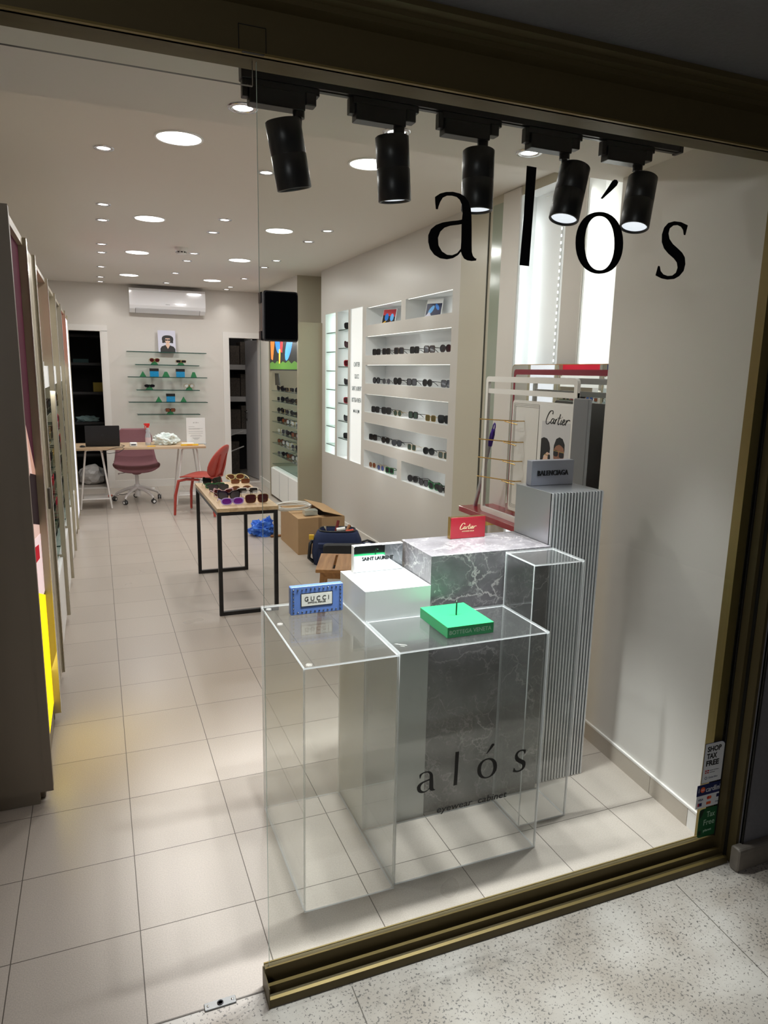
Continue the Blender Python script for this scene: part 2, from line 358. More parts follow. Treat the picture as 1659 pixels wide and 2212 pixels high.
def holed(name, ax, pos, dirn, u0, u1, v0, v1, holes, mats, thick=.12):
    """wall plane perpendicular to ax at pos; recesses go towards dirn.  holes: (u0,u1,v0,v1,depth,mat or None=through)"""
    us = sorted({u0, u1, *[h[0] for h in holes], *[h[1] for h in holes]}); vs = sorted({v0, v1, *[h[2] for h in holes], *[h[3] for h in holes]})
    P = (lambda u, v, w: (pos+dirn*w, u, v)) if ax == 'x' else (lambda u, v, w: (u, pos+dirn*w, v))
    b = MB()
    for i in range(len(us)-1):
        for j in range(len(vs)-1):
            a, c, e, f = us[i], us[i+1], vs[j], vs[j+1]; mu, mv = (a+c)/2, (e+f)/2
            if any(h[0] < mu < h[1] and h[2] < mv < h[3] for h in holes): continue
            b.add([P(a, e, 0), P(c, e, 0), P(c, f, 0), P(a, f, 0)], [(0, 1, 2, 3)]); b.add([P(a, e, thick), P(c, e, thick), P(c, f, thick), P(a, f, thick)], [(3, 2, 1, 0)])
    for h in holes:
        a, c, e, f, d, mi = h; through = d is None; dd = thick if through else d
        q = [(a, e), (c, e), (c, f), (a, f)]
        for i in range(4):
            g, k = q[i], q[(i+1) % 4]; b.add([P(*g, 0), P(*k, 0), P(*k, dd), P(*g, dd)], [(0, 1, 2, 3)], mi)
        if not through: b.add([P(*q[0], dd), P(*q[1], dd), P(*q[2], dd), P(*q[3], dd)], [(0, 1, 2, 3)], mi)
    return struct(b.build(name, mats, fix=False))
ROWS = [(1.215, 2.91, 1.750, 1.918), (1.215, 2.91, 1.500, 1.665), (1.22, 2.92, 1.240, 1.404), (1.22, 2.92, .983, 1.146), (2.12, 2.92, .727, .890), (1.228, 2.028, .727, .890)]
TOPS = [(2.105, 2.905, 2.015, 2.170), (1.215, 2.015, 2.015, 2.170)]
SLOTS = [(3.0, 3.335, .735, 2.19, .03), (3.40, 3.73, .735, 2.19, .19), (3.80, 4.14, .735, 2.19, .19)]
ALC = [(-.04, .40, .30, 2.60, .10), (-.82, -.205, .30, 2.60, .10)]
holed('wall_right', 'x', XW, 1, 1.11, 4.30, 0, ZC, [(*r, .20, 1) for r in ROWS+TOPS]+[(*s_[:4], s_[4], 1) for s_ in SLOTS], [M_WALLG, M_NICHE], .22)
M_ALC = mat('lit_alcove_white', (244, 246, 246), .6)
holed('wall_right_front', 'x', XW, 1, -.85, 1.11, 0, ZC, [(*a, 1) for a in ALC], [M_BEIGE, M_ALC], .12)
b = MB(); b.box(2.594, 2.6, .588, .705, 0, 2.60, 0); b.box(2.592, 2.6, .745, .752, 0, 2.60, 1); b.box(2.592, 2.6, .40, .586, 0, 2.645, 2); b.box(2.592, 2.6, -.203, -.042, 0, 2.645, 2)
struct(b.build('trim_wall_panels', [mat('green_grey_glass_panel', (150, 158, 142), .15), mat('seam_dark', (80, 80, 72), .5), M_WALL]))
b = MB(); b.box(XW-.012, XW, 1.11, 4.26, 0, .09); b.box(2.438, 2.45, 5.70, 6.8, 0, .09); struct(b.build('baseboard_right', M_WHT2))
# column and wall section behind
FN = [(5.72, 6.15, z, z+.175) for z in (1.575, 1.30, 1.025, .755)]
holed('wall_right_back', 'x', 2.45, 1, 4.74, 6.8, 0, ZC, [(4.745, 5.68, .001, 2.125, .30, 0)]+[(*f, .15, 1) for f in FN], [M_WALL, M_NICHE], .31)
b = MB(); b.box(2.45, 2.82, 4.735, 4.74, 2.125, ZC); b.box(2.76, 2.83, 4.28, 4.74, 0, ZC); struct(b.build('wall_column', M_BEIGE))
# back wall
YB = 6.8
holed('wall_back', 'y', YB, 1, -.45, 2.45, 0, ZC, [(-.36, .395, 0.001, 2.055, None, 0), (2.02, 2.449, .001, 2.03, None, 0)], [M_WALL], .12)
b = MB()
for x0, x1 in ((.395, .47), (1.945, 2.02)): b.box(x0, x1, YB-.015, YB, 0, 2.06 if x0 < 1 else 2.03)
b.box(-.44, .47, YB-.015, YB, 2.055, 2.13); b.box(1.945, 2.449, YB-.015, YB, 2.03, 2.105)
b.box(.38, .395, YB-.01, YB+.12, 0, 2.055); b.box(2.02, 2.032, YB-.01, YB+.12, 0, 2.03)
struct(b.build('trim_door_frames', M_WHT2))
b = MB(); b.box(.47, 1.945, YB-.012, YB, 0, .10); struct(b.build('baseboard_back', M_WHT2))
b = MB(); b.box(-.45, 3.0, 8.25, 8.3, 0, ZC); b.box(1.2, 1.25, YB+.12, 8.25, 0, ZC); b.box(2.95, 3.0, 6.9, 8.3, 0, ZC); b.box(-.449, -.44, 6.95, 8.25, 0, ZC)
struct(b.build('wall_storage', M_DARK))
# outer wall and stone skirting to the right of the shop front
b = MB(); b.box(2.212, 5, -1.785, -1.70, 0, 2.345); struct(b.build('wall_outside_right', M_OUT))
b = MB(); b.box(-3, -.452, -1.785, -1.71, 0, 2.345); struct(b.build('wall_outside_left', M_OUT))
b = MB(); b.rbox(2.178, 5, -1.812, -1.775, -.001, .085, .012, axis='x'); struct(b.build('baseboard_outside', mat('stone_skirting', (120, 112, 102), .5, noise_amt=.25, nscale=30)))

# shop-front frame: extruded bronze profiles
def extr_x(b, prof, x0, x1, mi=0):
    n = len(prof); b.add([(x0, y, z) for y, z in prof]+[(x1, y, z) for y, z in prof], [tuple(range(n)), tuple(range(n, 2*n))[::-1]]+[(i, i+n, (i+1) % n+n, (i+1) % n) for i in range(n)], mi)
b = MB()
extr_x(b, [(-1.688, 0), (-1.688, .071), (-1.708, .071), (-1.71, .034), (-1.722, .032), (-1.722, .038), (-1.732, .038), (-1.734, .02), (-1.742, .016), (-1.748, .022), (-1.757, .020), (-1.760, 0)], .628, 2.19, 0)
extr_x(b, [(-1.688, .071), (-1.688, .0730), (-1.692, .0730), (-1.692, .071)], .628, 2.15, 1); extr_x(b, [(-1.7095, .0711), (-1.7095, .0725), (-1.705, .0725), (-1.705, .0711)], .628, 2.15, 1)
extr_x(b, [(-1.7225, .038), (-1.7325, .038), (-1.7325, .0392), (-1.7225, .0392)], .628, 2.18, 1); extr_x(b, [(-1.7485, .0222), (-1.757, .0202), (-1.757, .0214), (-1.7485, .0234)], .628, 2.18, 1)
b.box(.6255, .628, -1.762, -1.685, 0, .06, 0)
struct(b.build('trim_sill', [M_BRONZE, M_BRONZ2]))
b = MB()
extr_x(b, [(-1.66, 2.212), (-1.66, 2.36), (-1.80, 2.36), (-1.80, 2.332), (-1.785, 2.326), (-1.785, 2.316), (-1.768, 2.312), (-1.768, 2.300), (-1.735, 2.296), (-1.735, 2.216), (-1.728, 2.212)], -3, 2.5, 0)
extr_x(b, [(-1.737, 2.212), (-1.737, 2.2165), (-1.72, 2.2165), (-1.72, 2.212)], -3, 2.5, 1)
struct(b.build('trim_head_frame', [M_BRONZE, M_BRONZ2]))
b = MB()
b.box(2.140, 2.178, -1.694, -1.66, .0, 2.213, 1); b.box(2.176, 2.181, -1.708, -1.694, 0, 2.213, 2); b.box(2.181, 2.196, -1.735, -1.70, 0, 2.213, 0); b.box(2.196, 2.200, -1.745, -1.70, 0, 2.213, 2)
b.box(2.200, 2.212, -1.775, -1.70, 0, 2.3, 0); b.box(2.212, 2.217, -1.79, -1.78, 0, 2.3, 2)
struct(b.build('trim_jamb', [M_BRONZE, M_BRONZ2, mat('groove_black', (20, 18, 12), .6)]))
b = MB()
for x in (.598, .652): b.box(x, x+.0012, -1.7362, -1.735, 2.212, 2.262)
b.box(.598, .6532, -1.7362, -1.735, 2.2612, 2.2624); b.box(.604, .648, -1.745, -1.736, 2.211, 2.2115)
struct(b.build('trim_head_cover_plate', mat('plate_seam', (16, 14, 10), .6)))
# glass
b = MB()
def pane(b, x0, x1, y0, y1, z0, z1, thin):
    "box whose faces across the thin axis are clear (mat 0) and whose rim is mat 1"
    v = [Vector((x, y, z)) for z in (z0, z1) for y in (y0, y1) for x in (x0, x1)]
    F = {'z': [(0, 2, 3, 1), (4, 5, 7, 6)], 'y': [(0, 1, 5, 4), (2, 6, 7, 3)], 'x': [(0, 4, 6, 2), (1, 3, 7, 5)]}
    for k, fs in F.items(): b.add(v, fs, 0 if k == thin else 1)
pane(b, .640, 2.176, -1.705, -1.697, .068, 2.215, 'y'); struct(b.build('window_1', [M_GLASS, M_GEDGE]))
b = MB(); pane(b, -.45, .632, -1.705, -1.697, 2.166, 2.215, 'y'); struct(b.build('window_2', [M_GLASS, mat('dark_gasket', (60, 62, 58), .3)]))

# ================================================================= LAMPS
def ceiling_disc(x, y, label):
    t = thing('round_ceiling_light', label, 'ceiling light', (x, y, ZC), group='large round ceiling lights')
    MB().lathe([(.112, 0), (.112, -.004), (.103, -.006), (.100, -.003)], cap=(False, False), n=40).build('rim', M_WHITE, t)
    MB().lathe([(.101, -.001), (.100, -.0035), (.0001, -.0035)], cap=(False, False), n=40).build('diffuser', M_LAMP, t)
    lamp('disc_glow', 'AREA', (x, y, ZC-.012), P_DISC, size=.19, parent=t)
ROWN = ['row nearest the shop window', 'second row from the window', 'third row from the window', 'row closest to the back wall']
for i, y in enumerate((.38, 2.33, 3.96, 5.73)):
    for j, x in enumerate((.722, 1.667)): ceiling_disc(x, y, 'large round flush white light, %s one of the %s' % (('left', 'right')[j], ROWN[i]))
def downlight(x, y, z, r, label, pw, group):
    t = thing('recessed_downlight', label, 'downlight', (x, y, z), group=group)
    MB().lathe([(r*1.55, 0), (r*1.5, -.004), (r*1.05, -.004), (r*.98, .0)], cap=(False, False), n=28).build('trim_ring', M_CHROME, t)
    MB().lathe([(r, -.001), (r*.5, -.0025), (.0001, -.003)], cap=(False, False), n=28).build('lamp_face', M_LAMPR, t)
    lamp('downlight_beam', 'SPOT', (x, y, z-.01), pw, size=.03, target=(x, y, 0), spot=105, blend=.9, parent=t)
SM = [(.40, .702), (1.22, .777), (.41, 2.006), (.41, 2.548), (1.22, 2.125), (1.215, 2.644), (2.0, 2.166), (1.995, 2.672), (.413, 3.649), (.415, 4.136), (.42, 5.167), (.42, 6.1), (.42, 6.60), (1.21, 3.772), (1.205, 4.276), (1.997, 3.815), (1.991, 4.327), (1.195, 5.287), (1.19, 6.295), (1.985, 5.366), (1.985, 6.313), (1.985, 6.62)]
cnt = {}
ORD = ['first', 'second', 'third', 'fourth', 'fifth', 'sixth', 'seventh', 'eighth', 'ninth', 'tenth', 'eleventh', 'twelfth']
for x, y in sorted(SM, key=lambda q: q[1]):
    c = 'left' if x < .8 else 'middle' if x < 1.6 else 'right'; cnt[c] = cnt.get(c, 0)+1
    downlight(x, y, ZC, .032, 'small chrome-ringed downlight, %s from the window in the %s line' % (ORD[cnt[c]-1], c), P_DOWN, 'small chrome downlights')
for x, w in ((.756, 'left'), (1.256, 'middle'), (1.763, 'right')):
    downlight(x, -.966, ZS, .030, '%s downlight of three in the low ceiling strip behind the window' % w, P_STRIP, 'downlights in the low ceiling strip')

# track and five spot heads
b = MB(); b.box(.700, 2.150, -1.287, -1.253, 2.338, 2.366); b.box(.71, 2.14, -1.274, -1.266, 2.336, 2.338)
tr = thing('ceiling_track', 'long black lighting track fixed along the low front ceiling', 'lighting track', (1.4, -1.27, 2.366))
o = b.build('rail', M_BLACK, tr); o.location = (-1.4, 1.27, -2.366)
for x0, x1 in ((.690, .72), (2.14, 2.155)):
    o = MB().rbox(x0, x1, -1.29, -1.25, 2.334, ZS, .004).build('end_cap', M_BLACK, tr); o.location = (-1.4, 1.27, -2.366)
M_HEAD = mat('spot_black', (20, 20, 22), .38)
M_APERT = mat('spot_lens', (180, 182, 186), .3, emit=(235, 240, 250), es=1.1, bump=1., nscale=600, noise_amt=.4)
HD = [(.812, -1.29, (.22, .10, -1)), (1.114, -1.29, (.10, .06, -1)), (1.385, -1.29, (.0, -.02, -1)), (1.712, -1.29, (-.26, -.10, -1)), (1.985, -1.29, (-.24, -.14, -1))]
NM = ['leftmost black track spotlight, leaning to the right, beside the glass edge', 'second black track spotlight from the left, leaning slightly right', 'middle black track spotlight hanging straight down behind the letter a',
      'black track spotlight tilted left between the letters l and o', 'rightmost black track spotlight tilted left with bright lens']
STX = [at(px, py, 'y', -1.27).x for px, py in ((645, 235), (862, 275), (1043, 305), (1219, 342), (1377, 365))]
for (x, y, dv), lb, sx_ in zip(HD, NM, STX):
    t = thing('track_spotlight', lb, 'track spotlight', (sx_, -1.27, 2.338), group='black track spotlights')
    MB().rbox(-.135, .014, -.020, .020, -.060, -.018, .004).rbox(.014, .046, -.017, .017, -.044, -.012, .006).rbox(-.142, .055, -.014, .014, -.018, 0, .003).build('adapter_box', M_BLACK, t)
    MB().rbox(-.152, -.135, -.012, .012, -.045, -.004, .003).build('latch', M_BLACK, t)
    MB().lathe([(.016, -.075), (.016, -.059)]).tube([(0, 0, -.075), (0, 0, -.10)], .009).build('swivel', M_BLACK, t)
    MB().box(-.005, .005, .0, .010, -.145, -.09).build('yoke', M_BLACK, t)
    d = Vector(dv).normalized(); c = Vector((x, y, 2.162)); q = d.to_track_quat('Z', 'Y').to_matrix().to_4x4(); Mx = Matrix.Translation(c-Vector((sx_, -1.27, 2.338))) @ q
    r = .047
    MB().lathe([(r-.004, -.085), (r, -.082), (r, -.004), (r-.0012, -.003), (r-.0012, -.001), (r, 0), (r, .082), (r-.002, .084), (r-.006, .084), (r-.007, .076)], Mx, 40, 0, (True, False)).build('lamp_housing', M_HEAD, t)
    MB().lathe([(r-.0065, .077), (r*.5, .073), (.0001, .072)], Mx, 40, 0, (False, False)).build('lens', M_APERT, t)
    l = lamp('spot_beam', 'SPOT', c+d*.088, P_SPOT, (.93, .965, 1), .03, target=c+d*2, spot=64, blend=.55, parent=t)
# smoke detector
p = (1.065, 3.503, ZC); t = thing('smoke_detector', 'small cream smoke detector on the ceiling between the light rows', 'smoke detector', p)
MB().lathe([(.055, 0), (.055, -.02), (.05, -.028)]).build('base', M_WHT2, t); MB().lathe([(.046, -.028), (.046, -.05), (.038, -.056)]).build('sensor_head', M_WHT2, t)
b = MB()
for k in range(10):
    a = 2*PI*k/10; b.box(-.009, .009, .0455, .047, -.046, -.036, 0, Matrix.Rotation(a, 4, 'Z'))
b.build('vent_slots', M_BLACK, t)

# ================================================================= WINDOW DISPLAY
def acrylic(name, label, x0, x1, y0, y1, z1, t=.006, parts=('front', 'back', 'left', 'right')):
    root = thing(name, label, 'display box', ((x0+x1)/2, (y0+y1)/2, 0), group='clear acrylic display boxes')
    cx, cy = (x0+x1)/2, (y0+y1)/2; a, c = (x1-x0)/2, (y1-y0)/2; mm = [M_ACRYL, M_AEDGE]
    b = MB(); pane(b, -a, a, -c, c, z1-t, z1, 'z'); b.build('top_panel', mm, root)
    if 'front' in parts: b = MB(); pane(b, -a, a, -c, -c+t, .001, z1-t, 'y'); b.build('front_panel', mm, root)
    if 'back' in parts: b = MB(); pane(b, -a, a, c-t, c, .001, z1-t, 'y'); b.build('back_panel', mm, root)
    for s_ in ('left', 'right'):
        if s_ in parts:
            b = MB(); q = -a if s_ == 'left' else a-t; pane(b, q, q+t, -c+t, c-t, .001, z1-t, 'x'); b.build('side_panel', mm, root)
    return root
acrylic('acrylic_box', 'clear acrylic box at the glass edge carrying the blue studded block', .797, 1.090, -1.478, -.918, .787)
acrylic('acrylic_box', 'clear acrylic box carrying the bright green block', 1.096, 1.624, -1.464, -1.176, .787)
acrylic('acrylic_box', 'tall narrow clear acrylic box with nothing on it, before the slatted pillar', 1.630, 1.832, -1.350, -1.166, .980)
# pedestals
M_PLAM = mat('pedestal_white', (226, 228, 226), .35)
b = MB().rbox(-.121, .121, -.131, .131, 0, .884, .0015); o = b.build('white_pedestal', M_PLAM); o.location = (1.2155, -1.036, 0)
tag(o, 'plain white square pedestal carrying the mirrored block', 'pedestal')
b = MB().rbox(-.244, .244, -.131, .131, 0, .984, .0015); o = b.build('marble_pedestal', M_MARB); o.location = (1.583, -1.028, 0)
tag(o, 'dark grey white-veined marble pedestal in the middle of the display', 'pedestal')
t = thing('slatted_pillar', 'tall silver pillar with brushed side and vertically slatted front by the window wall', 'pedestal', (1.948, -1.022, 0))
MB().rbox(-.118, .118, -.112, .122, 0, 1.178, .0015).build('body', M_SILVER, t)
b = MB(); ns = 17; wd_ = .236/ns
M_SLAT = mat('slat_silver', (216, 218, 220), .25, metal=.45)
for k in range(ns):
    x0 = -.118+k*wd_; e0, e1 = .0034, .0042; b.add([(x0+q_, y_, z_) for z_ in (.002, 1.176) for q_, y_ in ((e0, -.1125), (e1, -.119), (wd_-e1+.001, -.119), (wd_-e0+.001, -.1125))],
                      [(0, 1, 5, 4), (1, 2, 6, 5), (2, 3, 7, 6), (4, 5, 6, 7), (0, 3, 2, 1)], 0)
b.box(-.118, .118, -.1128, -.1122, .002, 1.176, 1)
b.build('front_slats', [M_SLAT, mat('slat_gap', (22, 22, 24), .3)], t)

# ---- brand blocks
M_BLUE = mat('blue_block', (92, 124, 190), .35)
def block(name, label, cx, y0, w, d, z0, z1, m, rz=0, r=.003):
    t = thing(name, label, 'brand sign', (cx, y0, z0), rz)
    MB().rbox(-w/2, w/2, 0, d, .0005, z1-z0, r, axis='y').build('block', m, t); return t
t = block('logo_block', 'blue block with metal studs and a plate reading GUCCI OFFICIAL DEALER', .963, -1.052, .186, .024, .787, .886, M_BLUE, 0, .004)
b = MB()
hh = .099
st = [(-.083+k*.01509, hh-.010) for k in range(12)]+[(-.083+k*.01509, .009) for k in range(12)]+[(s_*.083, .009+k*.0135) for s_ in (-1, 1) for k in range(1, 6)]
for x, z in st:
    Mx = Matrix.Translation((x, 0, z)) @ Matrix.Rotation(R(90), 4, 'X'); b.lathe([(.0030, -.0005), (.0030, .001), (.0022, .003), (.0008, .0038)], Mx, 10)
b.build('studs', mat('dark_chrome', (120, 122, 130), .15, metal=1), t)
MB().box(-.058, .055, -.0012, 0, .027, .075, 0).box(-.0555, .0525, -.0018, -.001, .0295, .0725, 1).build('name_plate', [M_BLKTXT, mat('plate_cream', (226, 224, 214), .4)], t)
text('G U C C I', .086, .0155, .0006, M_BLKTXT, t, origin=(-.0445, -.0018, .047)); text('OFFICIAL DEALER', .064, .0052, .0005, M_BLKTXT, t, origin=(-.0335, -.0018, .0385), bold=.01)
# green block lying flat
t = thing('logo_block', 'flat bright green square block reading BOTTEGA VENETA with a dark pin on top', 'brand sign', (1.362, -1.412, .787))
M_GREEN = mat('bright_green', (50, 172, 104), .35)
MB().rbox(-.083, .083, 0, .205, .0005, .036, .0015).build('block', M_GREEN, t)
text('BOTTEGA VENETA', .150, .0135, .0006, mat('pale_lettering', (196, 232, 205), .4), t, origin=(-.076, -.0001, .0112), bold=.004)
MB().tube([(-.002, .098, .036), (-.002, .098, .074), (.0, .104, .083), (.006, .110, .081)], .0026, 8).build('pin', mat('dark_green_pin', (14, 52, 30), .3), t)
# mirrored block
t = block('logo_block', 'mirrored block reading SAINT LAURENT on the white pedestal', 1.228, -.946, .192, .024, .884, .983, mat('sl_mirror', (205, 212, 216), .04, metal=1))
MB().box(-.0965, .0965, .0005, .0245, .0985, .0995).box(-.0968, -.096, .0005, .0245, .001, .099).build('pale_edge', M_WHT2, t)
text('SAINT LAURENT', .122, .0130, .003, M_BLKTXT, t, origin=(-.064, -.0002, .043), bold=.014)
# Cartier block
t = block('logo_block', 'dark red block with gold edge reading Cartier AUTHORIZED DEALER on the marble', 1.592, -.952, .150, .020, .984, 1.067, M_RED)
MB().box(-.0755, .0755, .0006, .0206, .0825, .0838).box(-.0762, -.0748, .0006, .0206, .001, .0835).build('gold_edge', M_BRASS, t)
def stroke(b, pts, wds, f, d=.0006, mi=0):
    "calligraphic stroke: polyline with varying width in the (u,v) plane"
    n = len(pts); L, Rr = [], []
    for i in range(n):
        p = Vector(pts[i]); a = Vector(pts[max(i-1, 0)]); c = Vector(pts[min(i+1, n-1)]); t_ = (c-a).normalized(); q = Vector((-t_.y, t_.x))*wds[i]/2
        L.append(p+q); Rr.append(p-q)
    vs = [f(*p, 0) for p in L]+[f(*p, 0) for p in Rr]+[f(*p, d) for p in L]+[f(*p, d) for p in Rr]; fs = []
    for i in range(n-1): fs += [(i, i+1, n+i+1, n+i), (2*n+i, 3*n+i, 3*n+i+1, 2*n+i+1), (i, 2*n+i, 2*n+i+1, i+1), (n+i, n+i+1, 3*n+i+1, 3*n+i)]
    b.add(vs, fs, mi)
def smooth(pts, k=5):
    P = [Vector(p) for p in pts]; o = []
    for i in range(len(P)-1):
        a, p, q, c = P[max(i-1, 0)], P[i], P[i+1], P[min(i+2, len(P)-1)]
        for j in range(k):
            t = j/k; o.append(.5*((2*p)+(q-a)*t+(2*a-5*p+4*q-c)*t*t+(3*p-a-3*q+c)*t**3))
    o.append(P[-1]); return [tuple(v) for v in o]
def cartier(w, h, f, m, parent, d=.0006, wk=1.):
    "script word in a unit box 0..1 x 0..1"
    S = [
        [(.235, .80), (.245, .93), (.19, 1.0), (.10, .90), (.03, .62), (.0, .38), (.03, .20), (.10, .20), (.18, .34)],            # C
        [(.33, .52), (.27, .54), (.215, .42), (.21, .28), (.25, .24), (.30, .36), (.335, .52), (.315, .36), (.325, .25), (.37, .32)],   # a
        [(.40, .52), (.385, .36), (.375, .23)], [(.385, .36), (.42, .50), (.46, .53)],                                              # r
        [(.565, .84), (.52, .52), (.50, .30), (.525, .22), (.57, .30)], [(.46, .60), (.61, .62)],                                       # t
        [(.635, .51), (.615, .34), (.62, .24), (.66, .31)], [(.65, .66), (.655, .68)],                                                 # i
        [(.68, .36), (.75, .42), (.765, .51), (.725, .54), (.69, .42), (.69, .29), (.72, .23), (.79, .32)],                             # e
        [(.84, .53), (.82, .36), (.805, .22)], [(.82, .36), (.87, .50), (.93, .55), (.97, .50)]]                                       # r
    b = MB()
    for s_ in S:
        q = smooth(s_, 6); n = len(q); qq = [(u*w+v*h*.12, v*h) for u, v in q]
        ws = [h*wk*(.028+.040*abs(math.sin(math.atan2((q[min(i+1, n-1)][1]-q[max(i-1, 0)][1]), .6*(q[min(i+1, n-1)][0]-q[max(i-1, 0)][0])+1e-6)))**2) for i in range(n)]
        stroke(b, qq, ws, f, d)
    return b.build('lettering', m, parent)
M_GOLDT = mat('gold_lettering', (236, 214, 170), .3, metal=.4)
cartier(.072, .030, lambda u, v, w: (-.036+u, -.0001-w, .030+v), M_GOLDT, t, wk=1.3)
text('AUTHORIZED DEALER', .052, .0040, .0005, M_GOLDT, t, origin=(-.026, -.0001, .026), bold=.01)
# Balenciaga
t = block('logo_block', 'metallic grey block reading BALENCIAGA on the slatted silver pillar', 1.948, -.972, .196, .036, 1.178, 1.276, mat('block_silver', (176, 180, 196), .35, metal=.35))
text('BALENCIAGA', .142, .0205, .004, M_BLKTXT, t, origin=(-.071, -.0002, .039), bold=.010)
MB().box(-.094, .094, .001, .035, -.0001, .0006).build('painted_shadow', M_BLACK, t)  # black sheet painted in as the shade under the block

# ---- vinyl lettering on the pane (traced in the plane of the glass)
GA = [(135,205),(165,185),(200,176),(240,175),(280,185),(310,203),(332,235),(345,275),(349,320),(350,400),(350,490),(351,530),(358,553),(370,566),(378,567),(376,579),(350,582),(325,578),(305,567),(293,545),(287,526),(270,547),(240,565),(205,572),(165,566),(130,545),(105,510),(95,470),(95,430),(110,395),(140,370),(180,355),(230,347),(270,343),(293,338),(297,300),(292,250),(280,222),(262,206),(235,198),(205,198),(180,210),(165,235),(155,262),(151,278),(140,277),(136,240)]
GAH = [(291,365),(270,369),(225,374),(190,386),(165,410),(152,445),(155,490),(175,525),(205,545),(235,548),(265,535),(286,510),(289,470),(290,420)]
GL = [(674,22),(731,32),(708,330),(687,612),(631,606),(655,330)]
GS = [(1620,372),(1605,430),(1596,428),(1592,400),(1580,381),(1560,371),(1535,373),(1514,390),(1506,420),(1512,452),(1532,482),(1560,507),(1586,532),(1602,560),(1605,600),(1595,640),(1570,670),(1540,687),(1500,691),(1465,684),(1430,666),(1445,610),(1455,612),(1460,640),(1476,660),(1500,669),(1528,667),(1550,650),(1560,620),(1555,590),(1538,567),(1505,538),(1480,508),(1467,470),(1468,425),(1481,385),(1505,358),(1540,348),(1580,353)]
GO = sel(2.15, 140, 182, 36, 0, 1100, 475); GOI = sel(2.15, 88, 160, 36, 0, 1101, 477)
GC = [(1108,213),(1118,217),(1165,175),(1203,138),(1211,120),(1204,106),(1189,103),(1176,112),(1155,145),(1130,182)]
YG = -1.7065
def gz(p): q = at(890+p[0]/2.7197, 350+p[1]/2.7197, 'y', YG); return (q.x, q.z)
def fillpoly(b, outer, hole, d, f):
    import bmesh
    from mathutils.geometry import tessellate_polygon
    loops = [[Vector((u, v, 0)) for u, v in outer]]+([[Vector((u, v, 0)) for u, v in hole]] if hole else [])
    tri = tessellate_polygon(loops); pts = [p for l in loops for p in l]; n = len(pts)
    vs = [f(p.x, p.y, 0) for p in pts]+[f(p.x, p.y, d) for p in pts]
    fs = [tuple(t_) for t_ in tri]+[tuple(n+i for i in t_[::-1]) for t_ in tri]; o = 0
    for l in loops:
        k = len(l); fs += [(o+i, o+(i+1) % k, n+o+(i+1) % k, n+o+i) for i in range(k)]; o += k
    b.add(vs, fs)
GLY = {}
for k, (o_, h_) in {'a': (GA, GAH), 'l': (GL, None), 'o': (GO, GOI), 's': (GS, None), 'acute': (GC, None)}.items():
    oo = [gz(p) for p in o_]; hh_ = [gz(p) for p in h_] if h_ else None; GLY[k] = (oo, hh_)
def glyph(parent, k, box=None, name='letter'):
    oo, hh_ = GLY[k]; oo = list(oo); hh_ = list(hh_) if hh_ else None
    if box:
        xs = [p[0] for p in oo]; zs = [p[1] for p in oo]; x0, x1, z0, z1 = min(xs), max(xs), min(zs), max(zs)
        g = lambda p: (box[0]+(p[0]-x0)/(x1-x0)*(box[1]-box[0]), box[2]+(p[1]-z0)/(z1-z0)*(box[3]-box[2]))
        oo = [g(p) for p in oo]; hh_ = [g(p) for p in hh_] if hh_ else None
    b = MB(); fillpoly(b, oo, hh_, .0006, lambda u, v, w: (u-parent.location.x, w, v-parent.location.z)); return b.build(name, M_BLKTXT, parent)
t = thing('shop_lettering', 'large black serif letters alós across the upper shop window', 'lettering', (1.43, YG-.0006, 1.86))
for k in 'alos': glyph(t, k)
glyph(t, 'acute', name='accent')
t = thing('shop_lettering', 'small black letters alós eyewear cabinet low on the shop window', 'lettering', (1.22, YG-.0006, .40))
Q = lambda x, y: at(550+x/2.0738, 1400+y/2.0738, 'y', YG)
for k, (xa, ya, xb, yb) in {'a': (726, 655, 812, 543), 'l': (890, 616, 916, 462), 'o': (995, 592, 1088, 484), 's': (1156, 560, 1218, 450)}.items():
    p, q = Q(xa, ya), Q(xb, yb); glyph(t, k, (p.x, q.x, p.z, q.z))
p, q = Q(1037, 474), Q(1074, 426); glyph(t, 'acute', (p.x, q.x, p.z, q.z), 'accent')
p, q = Q(815, 740), Q(1126, 650)
text('eyewear  cabinet', q.x-p.x+.002, .0250, .0006, M_BLKTXT, t, 'tagline', origin=(p.x-t.location.x, 0, p.z-t.location.z-.005), shear=.15, bold=.012)
for c in t.children: pass

# ---- stickers on the pane beside the jamb
YS = -1.7062
def sticker(lb, x, z, group='stickers on the pane'): return thing('window_sticker', lb, 'sticker', (x, YS, z), group=group)
SY = lambda u, v, w: (u, -w, v)
M_STW = mat('sticker_white', (222, 224, 226), .4); M_NAVY = mat('navy_print', (22, 34, 84), .4); M_STG = mat('sticker_green', (20, 84, 46), .4); M_ORG = mat('orange_print', (226, 96, 50), .4); M_REDP = mat('red_print', (196, 38, 42), .4)
M_GRYP = mat('grey_print', (96, 98, 104), .5)
t = sticker('white vertical sticker reading SHOP TAX FREE, topmost of three', 2.092, .283)
pl = [(0, 0), (.086, 0), (.086, .122)]+[(.066+.020*math.cos(R(a)), .122+.020*math.sin(R(a))) for a in (20, 45, 70, 90)]+[(0, .142)]
MB().poly([(u-.0015 if u < .04 else u+.0015, v-.001 if v < .01 else v+.0015) for u, v in pl], .0003, 0, SY).poly(pl, .0006, 1, SY).build('sheet', [M_NAVY, M_STW], t)
for i, (s_, w_) in enumerate((('SHOP', .060), ('TAX', .044), ('FREE', .056))): text(s_, w_, .0195, .0004, M_BLKTXT, t, origin=(.010, -.0007, .112-i*.0255), bold=.03)
